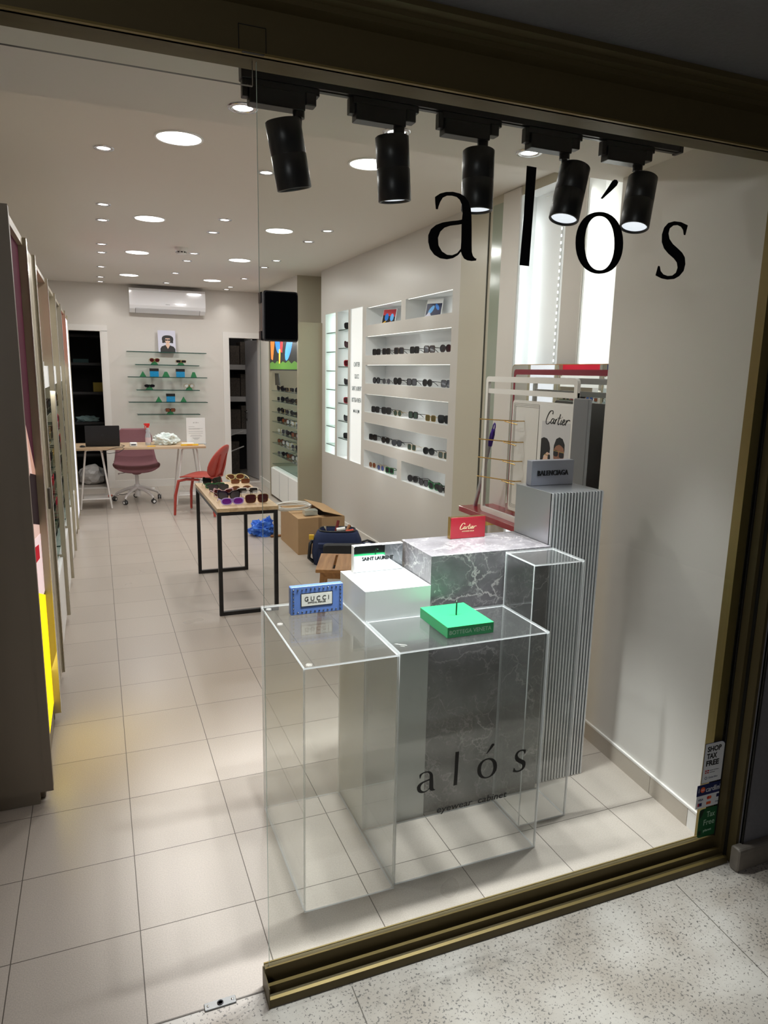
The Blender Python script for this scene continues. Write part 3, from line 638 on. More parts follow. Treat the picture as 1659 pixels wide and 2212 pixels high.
MB().box(.010, .026, -.0010, -.0006, .034, .046, 0).box(.016, .019, -.0013, -.0010, .034, .046, 1).box(.010, .026, -.0013, -.0010, .0385, .0415, 1).build('flag', [M_REDP, M_STW], t)
text('British travellers,', .040, .0042, .0003, M_GRYP, t, origin=(.030, -.0007, .041)); text('welcome', .022, .0042, .0003, M_GRYP, t, origin=(.030, -.0007, .034))
text('Global Blue', .040, .006, .0003, M_NAVY, t, origin=(.027, -.0007, .014)); MB().ring(sel(2, .0055, .0055, 20, 0, .016, .017), sel(2, .0038, .0038, 20, 0, .016, .017), .0009, 0, SY).build('ring_mark', M_NAVY, t)
t = sticker('white and navy sticker reading cardlink, middle one of three', 2.077, .191)
MB().box(0, .115, -.0009, -.0003, 0, .047, 0).box(-.001, .118, -.0010, -.0003, .047, .087, 1).build('sheet', [M_STW, M_NAVY], t)
text('cardlink', .070, .019, .0004, M_STW, t, origin=(.038, -.0011, .057)); MB().poly(sel(2, .010, .010, 24, 0, .024, .068), .0014, 0, SY).build('orange_disc', M_ORG, t); text('i', .0022, .016, .0004, M_STW, t, origin=(.006, -.0011, .060), bold=.02)
text('iris', .012, .006, .0004, M_STW, t, origin=(.018, -.0015, .065))
text('VISA', .022, .008, .0004, M_NAVY, t, origin=(.008, -.0010, .028), bold=.02, shear=.2)
MB().poly(sel(2, .006, .006, 20, 0, .052, .034), .0012, 0, SY).poly(sel(2, .006, .006, 20, 0, .060, .034), .0014, 1, SY).build('card_discs', [M_REDP, M_ORG], t)
MB().box(.088, .102, -.0012, -.0009, .029, .041).build('card_mark', M_NAVY, t); MB().box(.008, .026, -.0012, -.0009, .008, .020, 0).box(.008, .013, -.00125, -.0012, .008, .020, 1).build('card_mark', [M_NAVY, M_REDP], t); MB().box(.046, .066, -.0012, -.0009, .009, .019).build('card_mark', M_ORG, t)
text('Diners', .016, .005, .0003, M_NAVY, t, origin=(.086, -.0010, .010))
t = sticker('green sticker reading Tax Free Planet, lowest of three', 2.098, .077)
MB().poly([(x, z) for x, z in sel(9, .0485, .054, 32, 0, .0485, .054)], .0006, 0, SY).build('sheet', M_STG, t)
MB().poly([(.002, .070), (.002, .104), (.022, .107), (.014, .085)], .0010, 0, SY).build('dark_shape', mat('sticker_dark_green', (10, 32, 20), .4), t)
MB().poly([(.080, .052), (.094, .052), (.094, .090), (.082, .080)], .0010, 0, SY).build('dark_shape', MATS['sticker_dark_green'], t); MB().box(.004, .016, -.0010, -.0006, .012, .026).build('dark_shape', MATS['sticker_dark_green'], t)
M_PGR = mat('pale_green_print', (178, 204, 182), .4)
text('Tax', .036, .021, .0004, M_PGR, t, origin=(.034, -.0007, .073)); text('Free', .048, .021, .0004, M_PGR, t, origin=(.024, -.0007, .044)); text('planet', .036, .012, .0004, M_PGR, t, origin=(.026, -.0007, .017), bold=.01)

# ---- lock keeper clamped to the pane's free edge
a_, c_ = at(566, 628, 'y', -1.72), at(643, 738, 'y', -1.72)
t = thing('glass_lock_keeper', 'black box clamped to the free vertical edge of the glass pane', 'lock', ((a_.x+c_.x)/2, -1.70, (a_.z+c_.z)/2))
w_, h_ = (c_.x-a_.x)/2, (a_.z-c_.z)/2
MB().rbox(-w_+.003, w_, -.020, .018, -h_, h_, .005, axis='y').build('housing', M_BLACK, t)
MB().rbox(-w_+.002, w_+.0006, -.0215, -.0195, -h_-.0016, h_+.0012, .005, axis='y').rbox(-w_, -w_+.005, -.019, .014, -h_+.004, h_-.004, .001).build('metal_rim', mat('dull_steel', (190, 186, 182), .3, metal=1), t)
MB().rbox(-w_+.005, w_-.001, -.0235, -.021, -h_+.0015, h_-.0015, .005, axis='y').build('front_plate', mat('lock_black', (10, 11, 14), .3), t)
MB().box(-w_-.002, -w_+.002, -.012, .008, h_-.024, h_-.002).box(-w_-.002, -w_+.002, -.012, .008, -h_+.001, -h_+.020).build('hinge_pins', M_BLACK, t)
# ---- floor pivot plate
t = thing('floor_pivot_plate', 'small steel door pivot plate let into the threshold left of the glass', 'pivot plate', (.512, -1.700, 0))
MB().rbox(-.040, .040, -.012, .012, 0, .003, .003).build('plate', mat('zinc', (150, 152, 152), .35, metal=.9), t)
MB().lathe([(.008, .003), (.008, .0045), (.005, .0045), (.005, .0032)], n=18).lathe([(.0001, .0032), (.005, .0032)], n=18, cap=(False, False)).build('pivot_socket', mat('socket_dark', (60, 60, 62), .4, metal=.8), t)
for s_ in (-.031, .031): MB().lathe([(.0035, .003), (.003, .0042), (.0005, .0038)], Matrix.Translation((s_, 0, 0)), 12).build('screw', M_CHROME, t)

# ================================================================= SUNGLASSES
def outline(style, a=.026, h=.021, k=22):
    P = {'round': 2.1, 'square': 4.2, 'oval': 2.4, 'rect': 4.5, 'cat': 3.0, 'aviator': 2.6, 'butterfly': 3.4}[style]
    if style == 'oval': h *= .78; a *= 1.06
    if style == 'rect': h *= .72; a *= 1.05
    if style in ('butterfly',): a *= 1.1; h *= 1.1
    o = []
    for x, z in sel(P, a, h, k):
        u, v = x/a, z/h
        if style == 'cat': x += .004*max(v, 0); z += .006*max(u, 0)*max(v, 0); x *= 1-.13*max(-v, 0)
        if style == 'aviator': x *= 1-.22*max(-v, 0)**1.5*(1 if u > 0 else .6); z *= 1.06; x += .003*(1-v)*.5*(-1 if u < 0 else 0)
        if style == 'butterfly': x *= 1+.08*v
        o.append((x, z))
    return o
def lensmat(n, c, alpha=1.): return mat('lens_'+n, c, .08, spec=.4, alpha=alpha)
L_BLK = lensmat('black', (22, 22, 26)); L_GRY = lensmat('grey', (70, 70, 74), .92); L_BRN = lensmat('brown', (120, 66, 40), .85); L_GRN = lensmat('green', (52, 70, 62), .95); L_BUR = lensmat('burgundy', (72, 26, 30), .95)
L_PUR = lensmat('purple', (112, 34, 150)); L_CLR = lensmat('clear', (225, 232, 235), .25); L_BLU = lensmat('blue', (60, 82, 130), .9); L_OLV = lensmat('olive', (96, 84, 48), .95)
F_BLK = mat('frame_black', (12, 12, 13), .2, coat=.3); F_GRN = mat('frame_green', (12, 104, 52), .25, coat=.3); F_GLD = mat('frame_gold', (206, 172, 110), .25, metal=.9); F_TOR = mat('frame_tortoise', (44, 30, 18), .3, noise_amt=.5, nscale=120)
F_LIL = mat('frame_lilac', (172, 150, 222), .3, coat=.3); F_CRM = mat('frame_cream', (232, 214, 150), .3, coat=.3); F_PNK = mat('frame_pink', (214, 178, 186), .3); F_WHT = mat('frame_white', (240, 238, 232), .25, coat=.3); F_RED = mat('frame_red', (168, 24, 44), .3); F_SIL = mat('frame_silver', (190, 192, 196), .2, metal=.9)
GCACHE = {}
def gproto(style, fm, lm, rim=.004, s=1., join=False):
    key = (style, fm.name, lm.name, rim, s, join)
    if key in GCACHE: return GCACHE[key]
    o0 = outline(style); cx = .034; zc = -min(q[1] for q in o0)*(1+rim/.021)+.0012
    fr = MB(); le = []
    for sg in (-1, 1):
        inn = [(sg*(cx+x)*s, (zc+z)*s) for x, z in o0]
        out = [(sg*(cx+x*(1+rim/.026))*s, (zc+z*(1+rim/.021))*s) for x, z in o0]
        if style == 'cat': out = [(u, v+(.006*s if (abs(u) > .055*s and v > (zc+.010)*s) else 0)) for u, v in out]
        fr.ring(out, inn, .0045*s if rim > .0025 else .002*s)
        m = MB(); m.poly(inn, .0015*s, 0, lambda u, v, w: (u, .0015*s+w, v)); le.append(m)
    zb = zc+.008
    if rim > .0025: fr.add([(x*s, y*s, z*s) for x, y, z in ((-.011, 0, zb-.004), (.011, 0, zb-.004), (.011, 0, zb+.006), (-.011, 0, zb+.006), (-.011, .004, zb-.004), (.011, .004, zb-.004), (.011, .004, zb+.006), (-.011, .004, zb+.006))], [(0, 1, 2, 3), (7, 6, 5, 4), (0, 4, 5, 1), (3, 2, 6, 7)])
    else: fr.tube([(-.010*s, .001, zb*s), (0, -.001, (zb+.003)*s), (.010*s, .001, zb*s)], .0012*s, 6)
    te = []
    tr_ = .0022 if rim > .0025 else .001
    for sg in (-1, 1):
        m = MB(); m.tube([(sg*(cx+.026+rim*.5)*s, .001, (zc+.010)*s), (sg*(cx+.031+rim*.4)*s, .006*s, (zc+.010)*s), (sg*.068*s, .05*s, (zc+.008)*s), (sg*.066*s, .098*s, (zc+.003)*s), (sg*.063*s, .118*s, (zc-.010)*s), (sg*.060*s, .133*s, .004*s)], [tr_*s*k for k in (1.3, 1.3, 1., 1., 1.1, 1.2)], 5); te.append(m)
    if join:
        for m in te: fr.add(m.v, m.f, 0)
        for m in le: fr.add(m.v, m.f, 1)
        ob = fr.build('g', [fm, lm]); me = ob.data; bpy.data.objects.remove(ob); GCACHE[key] = [('', me)]; return GCACHE[key]
    res = []
    for nm, m, mm in [('frame_front', fr, fm), ('lens', le[0], lm), ('lens', le[1], lm), ('temple', te[0], fm), ('temple', te[1], fm)]:
        ob = m.build(nm, mm); res.append((nm, ob.data)); bpy.data.objects.remove(ob)
    GCACHE[key] = res; return res
def glasses(style, fm, lm, loc, rz, label, group=None, rim=.004, s=1., tilt=0, join=False):
    pr_ = gproto(style, fm, lm, rim, s, join)
    if join:
        t = bpy.data.objects.new('eyeglasses', pr_[0][1]); COL.objects.link(t); t.location = loc; t.rotation_euler = (tilt, 0, rz); return tag(t, label, 'glasses', group)
    t = thing('sunglasses', label, 'sunglasses', loc, rz, group); t.rotation_euler.x = tilt
    for nm, me in pr_:
        c = bpy.data.objects.new(nm, me); COL.objects.link(c); c.parent = t
    return t

# ---- sunglasses on the wood table
ZT = .7255
def gt(px, py): q = at(px, py, 'z', ZT); return (q.x, q.y, ZT)
TG = [('cat', F_BLK, L_BLK, (458, 1048), .12, 'black cat-eye sunglasses at the far left corner of the wood table', .006, 1),
      ('rect', F_GRN, L_GRN, (465, 1055), .10, 'bright green sunglasses near the far left of the wood table', .006, 1),
      ('butterfly', F_BLK, L_GRY, (473, 1063), .08, 'large square black sunglasses with grey gradient lenses on the left of the table', .002, 1.05),
      ('cat', F_PNK, L_BUR, (483, 1073), .08, 'pink-framed cat-eye sunglasses behind the thick black pair on the table', .005, 1),
      ('cat', F_BLK, L_GRY, (495, 1080), .05, 'thick black cat-eye sunglasses behind the lilac pair on the table', .006, 1.1),
      ('oval', F_LIL, L_PUR, (502.5, 1090.5), .05, 'lilac-framed oval sunglasses with purple lenses, nearest left on the table', .006, 1.05),
      ('oval', F_CRM, L_BRN, (508, 1036), PI+.1, 'cream-yellow sunglasses turned away at the far right of the table', .005, 1.1),
      ('rect', F_GLD, L_BRN, (519.5, 1045), .05, 'thin gold rectangular sunglasses with brown lenses before the cream pair', .0018, 1.1),
      ('aviator', F_GLD, L_BRN, (521.5, 1066), .05, 'gold aviator sunglasses with brown gradient lenses on the table', .0018, 1.1),
      ('rect', F_WHT, L_BLK, (536, 1066), .02, 'white-framed sunglasses with black lenses on the right of the table', .006, 1.05),
      ('butterfly', F_BLK, L_CLR, (543, 1076), .02, 'thin black wire glasses between the white and the burgundy pairs', .002, 1.05),
      ('butterfly', F_GLD, L_BUR, (555, 1087), .03, 'large square sunglasses with burgundy lenses, nearest right on the table', .002, 1.15)]
for st_, fm, lm, px, rz, lb, rim, s_ in TG: glasses(st_, fm, lm, gt(*px), rz, lb, 'sunglasses on the wood table', rim, s_*1.06)
# ---- wood-top table with black box-section legs
t = thing('display_table', 'oblong display table with pale wood top and black square-tube legs', 'table', (1.175, 1.77, 0))
MB().rbox(-.200, .200, -.55, .55, .700, .7250, .002).build('tabletop', wood_mat('light_oak', (176, 148, 112), (206, 182, 146), 6, 1), t)
for s_ in (-1, 1):
    b = MB(); y = s_*.525
    for x in (-.185, .185): b.box(x-.0125, x+.0125, y-.0125, y+.0125, 0, .700)
    b.box(-.1725, .1725, y-.0125, y+.0125, 0, .025); b.box(-.1725, .1725, y-.0125, y+.0125, .675, .700); b.build('leg_frame', M_BLACKM, t)
MB().box(-.1975, -.1725, -.5125, .5125, .675, .700).box(.1725, .1975, -.5125, .5125, .675, .700).build('side_rails', M_BLACKM, t)

# ---- sunglasses in the lit wall niches
NR = ['top glasses row', 'second glasses row', 'third glasses row', 'fourth glasses row', 'bottom left niche', 'bottom right niche']
sg = [
 (1.750, 757, [(811.7, 'square', F_BLK, L_BLK), (832.8, 'square', F_TOR, L_BLK), (860, 'square', F_TOR, L_BLK), (893.7, 'square', F_BLK, L_BLK), (925.6, 'square', F_TOR, L_GRY), (960.6, 'round', F_BLK, L_BLK)]),
 (1.500, 825, [(811.5, 'round', F_BLK, L_GRY), (833.4, 'round', F_SIL, L_GRY), (857, 'aviator', F_BLK, L_BLK), (887.6, 'square', F_BLK, L_GRY), (921.2, 'round', F_BLK, L_BLK), (962.4, 'square', F_BLK, L_BLK)]),
 (1.240, 890, [(809.3, 'square', F_BLK, L_BLK), (832.8, 'butterfly', F_BLK, L_BLK), (857.5, 'round', F_GLD, L_GRN), (891, 'square', F_BLK, L_GRN), (929, 'square', F_GLD, L_OLV), (958.8, 'butterfly', F_BLK, L_BLK)]),
 (.983, 960, [(804, 'square', F_BLK, L_BLK), (831, 'round', F_BLK, L_BLK), (855, 'round', F_BLK, L_BLK), (888, 'square', F_GLD, L_GRN), (924.7, 'round', F_BLK, L_BLK), (957, 'square', F_GLD, L_GRN)]),
 (.727, 1010, [(803, 'round', F_GLD, L_BRN), (821, 'round', F_GLD, L_BLU), (840, 'square', F_GRN, L_BLK)]),
 (.727, 1045, [(889.7, 'round', F_BLK, L_BLK), (913.2, 'round', F_BLK, L_GRY), (936, 'cat', F_GRN, L_BLK), (956, 'round', F_BLK, L_BLK)])]
FN_ = {'frame_black': 'black', 'frame_tortoise': 'tortoiseshell', 'frame_silver': 'thin silver', 'frame_gold': 'thin gold', 'frame_green': 'green', 'frame_red': 'red', 'frame_cream': 'cream'}
LN_ = {'lens_black': 'black', 'lens_grey': 'grey', 'lens_brown': 'brown', 'lens_green': 'green', 'lens_blue': 'blue', 'lens_olive': 'olive', 'lens_burgundy': 'burgundy', 'lens_purple': 'purple', 'lens_clear': 'clear'}
for ri, (z, py, ls) in enumerate(sg):
    for k, (px, st_, fm, lm) in enumerate(ls):
        q = at(px, py, 'x', XW+.045)
        glasses(st_, fm, lm, (XW+.050, q.y, z+.0005), R(-80)+random.uniform(-.08, .08), '%s-framed sunglasses with %s lenses, %s from the left in the %s' % (FN_[fm.name], LN_[lm.name], ORD[k], NR[ri]),
                'sunglasses in the lit wall niches', .0018 if fm in (F_GLD, F_SIL) else .0055, 1.06)
# LED strips that light the niches
M_LEDS = mat('led_strip', (255, 255, 250), .5, emit=(255, 255, 250), es=1.5)
for i, (y0, y1, z0, z1) in enumerate(ROWS+TOPS):
    lb = '%s niche' % (['top long', 'second long', 'third long', 'fourth long', 'bottom left', 'bottom right', 'uppermost left', 'uppermost right'][i])
    t = thing('led_strip', 'slim led strip under the top edge of the %s' % lb, 'led strip', (XW+.015, (y0+y1)/2, z1), group='led strips in the wall niches')
    MB().box(-.002, .002, -(y1-y0)/2+.02, (y1-y0)/2-.02, -.003, 0).build('profile', M_LEDS, t)
    lamp('led_glow', 'AREA', (XW+.02, (y0+y1)/2, z1-.016), P_NICHE*(y1-y0)/1.7*(1.2 if i < 6 else 1.1), (1, 1, 1), .02, sy=(y1-y0)-.08, target=(XW+.055, (y0+y1)/2, z1-.15), parent=t)
# sign panel lettering
ng = thing('brand_panel', 'white vertical wall panel listing CARTIER, GUCCI, SAINT LAURENT, BOTTEGA VENETA, MAUI JIM', 'sign', (XW+.010, 3.1675, .735))
M_PANEL = mat('backlit_panel', (246, 248, 248), .4, emit=(250, 252, 252), es=.42)
MB().rbox(0, .015, -.166, .166, .001, 1.454, .002).build('panel', M_PANEL, ng)
for s_, py, w_ in (('CARTIER', 792, .17), ('GUCCI', 818, .12), ('SAINT LAURENT', 844, .265), ('BOTTEGA VENETA', 869, .265), ('MAUI JIM', 894, .17)):
    q = at(769, py, 'x', XW+.01)
    text(s_, w_, .042, .0006, mat('grey_lettering', (60, 70, 74), .4), ng, origin=(-.0008, w_/2, q.z-.735), ux=(0, -1, 0), uz=(0, 0, 1), bold=.004)
# glass shelves of the tall slots
def gshelf(name, lb, x0, x1, y0, y1, z, group, parent=None, t_=.008):
    b = MB(); v = [Vector((x, y, q)) for q in (z-t_, z) for y in (y0, y1) for x in (x0, x1)]
    b.add(v, [(0, 2, 3, 1), (4, 5, 7, 6)], 0); b.add(v, [(0, 1, 5, 4), (2, 6, 7, 3), (0, 4, 6, 2), (1, 3, 7, 5)], 1)
    o = b.build(name, [M_SHELFG, M_SHELFE], parent)
    if not parent:
        c = Vector(((x0+x1)/2, (y0+y1)/2, z)); o.data.transform(Matrix.Translation(-c)); o.location = c; tag(o, lb, 'glass shelf', group)
    return o
SZ = [at(731, py, 'x', XW).z for py in (712.6, 752, 791.6, 831, 870, 908, 945.3)]
GI = [(F_BLK, L_BLK), (F_BLK, L_GRY), (F_RED, L_BUR), (F_BLK, L_BLK), (F_RED, L_BUR), (F_BLK, L_GRY), (F_BLK, L_BLK)]
for k, z in enumerate(SZ):
    gshelf('glass_shelf', 'glass shelf in the white tall niche, %s from the top' % ORD[k], XW+.01, XW+.188, 3.402, 3.728, z, 'glass shelves in the tall wall niche')
    glasses('cat' if k % 2 else 'butterfly', *GI[k], (XW+.05, 3.49, z+.0005), R(-55), '%s-framed sunglasses on the %s glass shelf of the tall wall niche' % (FN_[GI[k][0].name], ORD[k]), 'sunglasses on the tall niche shelves', .006, 1.05)
    tag(MB().tube([(XW+.11, 3.72, z-.012), (XW+.15, 3.715, z-.04)], .003, 6).build('shelf_bracket', M_CHROME), 'small bracket under the %s glass shelf of the tall niche' % ORD[k], 'bracket', 'brackets under glass shelves')
for k, z in enumerate([2.0-.195*i for i in range(7)]):
    gshelf('glass_shelf', 'greenish lit glass shelf beside the tan cabinet, %s from the top' % ORD[k], XW+.01, XW+.188, 3.802, 4.138, z, 'glass shelves in the greenish lit niche')
lamp('slot_glow', 'AREA', (XW+.02, 3.565, 1.46), 1.6, (.96, .98, 1), 1.4, sy=.03, target=(XW+.19, 3.565, 1.46)).rotation_euler = (0, R(-90), 0)
lamp('slot_glow', 'AREA', (XW+.02, 3.97, 1.46), 4.2, (.84, 1, .93), 1.4, sy=.03, target=(XW+.19, 3.97, 1.46)).rotation_euler = (0, R(-90), 0)
# alcove lights: led strip on the back, unseen area lights added at edges
t = thing('led_strip', 'vertical strip of bright led diodes in the lit wall alcove', 'led strip', (XW+.098, .135, .4))
MB().box(-.002, 0, -.005, .005, 0, 2.15).build('tape', mat('led_tape', (215, 215, 212), .5), t)
b = MB()
for k in range(58): b.box(-.004, -.002, -.004, .004, .02+k*.037, .032+k*.037)
o = b.build('diodes', M_LED, t); o['kind'] = 'stuff'
MB().tube([(-.003, 0, 2.15), (-.004, .02, 2.175), (-.004, .10, 2.18), (-.004, .16, 2.178)], .003, 6).build('cable', M_WHITE, t)
def vlight(y, z0, z1, pw, x, col):
    l = lamp('alcove_glow', 'AREA', (x, y, (z0+z1)/2), pw, col, z1-z0, sy=.02); l.rotation_euler = (0, R(-90), 0); return l
vlight(.38, .5, 2.5, 1.1, XW+.01, (.9, .96, 1)); vlight(-.02, .5, 2.5, .9, XW+.01, (.9, .96, 1)); vlight(-.23, .5, 2.5, 2.4, XW+.01, (1, .98, .94)); vlight(-.78, .5, 2.5, 2, XW+.01, (1, .98, .94))
# acrylic picture stands in the two uppermost niches
def polyart(name, parent, shapes, f, mats, base=.0004, step=.00012):
    b = MB(); ms = []
    for i, (pts, m) in enumerate(shapes):
        if m not in ms: ms.append(m)
        b.poly(pts, base+step*i, ms.index(m), f)
    return b.build(name, ms, parent)
P_BLU = mat('art_blue', (38, 120, 210), .3); P_LBL = mat('art_light_blue', (96, 170, 232), .3); P_NAV = mat('art_navy', (24, 30, 66), .3); P_REDA = mat('art_red', (190, 52, 62), .3); P_DRK = mat('art_dark', (26, 22, 22), .3)
P_GRS = mat('art_grass', (66, 104, 44), .3); P_YEL = mat('art_yellow', (226, 178, 60), .3); P_ORA = mat('art_orange', (214, 110, 44), .3); P_LAV = mat('art_lavender', (206, 206, 222), .3); P_SKIN = mat('art_skin', (222, 186, 164), .4)
P_BRWN = mat('art_brown_skin', (150, 104, 82), .4); P_HAIR = mat('art_black_hair', (16, 14, 14), .35); P_PLUM = mat('art_plum', (72, 30, 50), .35); P_LIP = mat('art_lips', (140, 60, 60), .4); P_LGR = mat('art_light_grey', (205, 205, 208), .35)
def pstand(lb, px0, px1, pyb, h, z, shapes):
    q = at((px0+px1)/2, pyb, 'x', XW+.09); t = thing('picture_stand', lb, 'picture', (XW+.10, q.y, z), R(-62), 'picture stands in the uppermost niches')
    w_ = .075; t.rotation_euler = (R(-14), 0, R(-62))
    MB().rbox(-w_, w_, -.003, .003, .003, h, .003, axis='y').build('backing', M_WHITE, t)
    polyart('picture', t, shapes, lambda u, v, w: (u*w_, -.0032-w, .004+v*(h-.006)), None)
F2 = [(-1, 0), (1, 0), (1, 1), (-1, 1)]
pstand('picture stand with red and blue forms in the uppermost left niche', 824, 848, 697, .135, 2.016, [([(-.94, .03), (.94, .03), (.94, .97), (-.94, .97)], P_DRK), ([(-.94, .6), (.9, .45), (.94, .97), (-.94, .97)], P_REDA), (sel(2, .28, .26, 20, .1, -.35, .45), P_BLU), (sel(2, .26, .26, 20, -.1, .45, .42), P_LBL), ([(-.94, .03), (-.5, .03), (-.3, .25)], P_YEL), ([(.1, .03), (.5, .03), (.3, .2)], P_ORA)])
pstand('picture stand with blue forms under a white header in the uppermost right niche', 918, 946, 683, .145, 2.016, [([(-.94, .03), (.94, .03), (.94, .97), (-.94, .97)], M_WHITE), ([(-.94, .05), (.94, .05), (.94, .75), (-.94, .75)], P_NAV), (sel(2, .4, .16, 20, .5, -.3, .4), P_LBL), (sel(2, .3, .12, 20, -.5, .4, .55), P_BLU), ([(-.94, .05), (-.2, .05), (-.5, .3)], P_LAV)])

# ---- red counter, mirror and white framed stand on the right wall
t = thing('wall_console', 'dark red lacquered console ledge along the right wall with gold brackets', 'console', (2.475, -.15, .80))
MB().rbox(-.125, .122, -.69, .69, -.033, 0, .003).build('ledge', M_RED, t)
for y in (.62, -.62): MB().box(-.02, .12, y-.012, y+.012, -.12, -.033).build('bracket', M_BRASS, t)
t = thing('framed_mirror', 'large rounded mirror with red inner band and brass rim leaning over the red console', 'mirror', (2.545, -.12, .801), R(-2.5))
t.rotation_euler = (0, 0, R(-2.4))
def rr(y0, y1, z0, z1, r): return [(y1-r+r*math.cos(R(a)), z1-r+r*math.sin(R(a))) for a in (0, 30, 60, 90)]+[(y0+r+r*math.cos(R(a)), z1-r+r*math.sin(R(a))) for a in (90, 120, 150, 180)]+[(y0+r-r*math.cos(R(a)), z0+r-r*math.sin(R(a))) for a in (0, 30, 60, 90)]+[(y1-r-r*math.cos(R(a)), z0+r-r*math.sin(R(a))) for a in (90, 120, 150, 180)]
XF = lambda u, v, w: (w, u, v)
MB().poly(rr(-.55, .47, .001, .857, .03), .008, 0, XF).build('glass_plate', M_MIRROR, t)
MB().ring(rr(-.522, .447, .02, .832, .02), rr(-.503, .428, .03, .803, .015), -.0006, 0, XF).build('red_band', mat('red_band', (128, 22, 38), .25), t)
MB().ring(rr(-.553, .473, -.001, .860, .032), rr(-.5495, .4695, .0015, .8565, .03), .0085, 0, XF).build('brass_rim', M_BRASS, t)
# white stand
t = thing('framed_display_stand', 'white framed counter stand with gold eyewear rods and a Cartier poster', 'display stand', (2.40, -.06, .8005))
M_ROD = mat('broom_steel', (176, 178, 184), .35, metal=.5)
M_ST = mat('stand_white', (232, 230, 226), .35)
FM = lambda u, v, w: (w, u, v)
MB().ring(rr(-.43, .42, 0, .79, .022), rr(-.405, .395, .03, .760, .006), .018, 0, FM).build('outer_frame', M_ST, t)
MB().box(.004, .016, -.43, .42, .695, .722).build('top_bar', M_ST, t)
MB().poly(rr(-.42, .14, .06, .668, .02), .018, 0, lambda u, v, w: (.012+w, u, v)).build('back_board', mat('board_white', (226, 224, 220), .4), t)
b = MB()
for k in range(3): d_ = .010+k*.008; b.ring(rr(-.115+0, .125-d_+.01, .07+d_, .655-d_+.008, .006), rr(-.113, .123-d_+.01, .072+d_, .653-d_+.008, .006), -.001, 0, lambda u, v, w: (.0118+w, u, v))
b.build('grooves', mat('groove_grey', (168, 166, 162), .4), t)
for py, ya in ((910, .25), (956, .25), (998, .27), (1042, .28)):
    z = at(1126, py, 'x', 2.39).z-.8005
    MB().tube([(-.03, .02, z), (-.10, .30, z-.006)], .0035, 6).tube([(-.03, .02, z-.018), (-.06, .10, z-.006)], .0025, 6).tube([(.012, .018, z), (-.03, .02, z)], .003, 6).build('eyewear_rod', M_BRASS, t)
MB().box(.006, .0118, -.412, -.125, .08, .66).build('poster_sheet', mat('poster_white', (230, 229, 227), .35), t)
cartier(.20, .085, lambda u, v, w: (.0055-w, -.185-u, .545+v), M_BLKTXT, t, .0008)
# poster photograph: two people in sunglasses
PF = lambda u, v, w: (.0058-w, -.155-u*.235, (.10 if v <= 0 else .575 if v >= 1 else .10+.475*(.53+v*.45)))
SK1 = [(.02, .0), (.02, .30), (.22, .36), (.34, .28), (.35, .10), (.38, .05), (.30, .0)]
polyart('photograph', t, [(F2 and [(0, 0), (1, 0), (1, 1), (0, 1)], P_LGR),
    ([(.0, -.0), (.0, .62), (.10, .66), (.22, .64), (.31, .55), (.35, .42), (.34, .30), (.26, .32), (.12, .22), (.10, .05), (.02, .0)], P_HAIR),
    ([(.12, .0), (.10, .14), (.16, .24), (.24, .32), (.33, .30), (.34, .2), (.39, .12), (.35, .08), (.35, 0)], P_SKIN), ([(.14, .245), (.30, .235), (.30, .255), (.14, .262)], F_GLD), (sel(2.6, .045, .075, 16, 0, .325, .20), P_DRK),
    ([(.54, 0), (.50, .16), (.475, .30), (.50, .44), (.56, .55), (.68, .57), (.78, .52), (.84, .42), (.85, .28), (.80, .12), (.76, 0)], P_BRWN),
    ([(.475, .36), (.48, .50), (.55, .66), (.66, .71), (.77, .68), (.85, .56), (.86, .38), (.82, .47), (.74, .52), (.66, .54), (.56, .50), (.50, .43)], P_HAIR),
    (sel(2.8, .085, .075, 20, 0, .56, .33), P_DRK), (sel(2.8, .085, .075, 20, 0, .76, .31), P_DRK), ([(.47, .38), (.85, .36), (.85, .375), (.47, .395)], F_GLD), ([(.61, .145), (.66, .165), (.72, .145), (.67, .12)], P_LIP), ([(.655, .24), (.64, .19), (.69, .19), (.675, .24)], mat('nose_shade_skin', (132, 90, 72), .4))], PF, None, .0003, .0001)
MB().box(.0, .045, -.45, -.43, .06, .66).build('side_edge', mat('stand_cream', (222, 214, 190), .4), t)
# grey panel leaning behind the stand
o = MB().rbox(-.010, .010, -.055, .055, 0, .70, .008, axis='x').build('grey_panel', mat('grey_metal_panel', (120, 122, 126), .4)); o.location = (2.36, -.59, .801); tag(o, 'narrow dark grey rounded panel standing right of the white stand', 'panel')
# mop leaning on the wall
p0, p1 = Vector((2.47, .60, .012)), Vector((2.47, .395, 1.315))
p0 = at(1000, 1200, 'x', 2.445); p1 = at(1069, 916, 'x', 2.445)
dd = (p1-p0).normalized(); p0 = p1-dd*((p1.z-.02)/dd.z)
t = thing('mop', 'silver broom handle with purple tip leaning behind the red console', 'mop', p0)
MB().tube([(0, 0, 0), dd*(p1-p0).length*.93], .012, 12).build('handle', M_ROD, t)
MB().tube([dd*((p1-p0).length*k) for k in (.90, .955, .96, .975)], [.015, .015, .013, .011], 12).tube([dd*((p1-p0).length*k)+Vector((0, o_, 0)) for k, o_ in ((.965, -.009), (.985, -.012), (1., -.004), (1.004, .004), (.995, .012), (.97, .010))], .004, 6).build('purple_grip', mat('purple_plastic', (72, 38, 150), .35), t)
MB().rbox(-.03, .03, -.14, .14, -.018, .012, .008).build('broom_head', M_BLACK, t)
q = at(1002, 1095, 'x', 2.46); t = thing('black_handle_tool', 'short black rounded handle standing beside the red console', 'handle', (2.53, q.y-.06, .0))
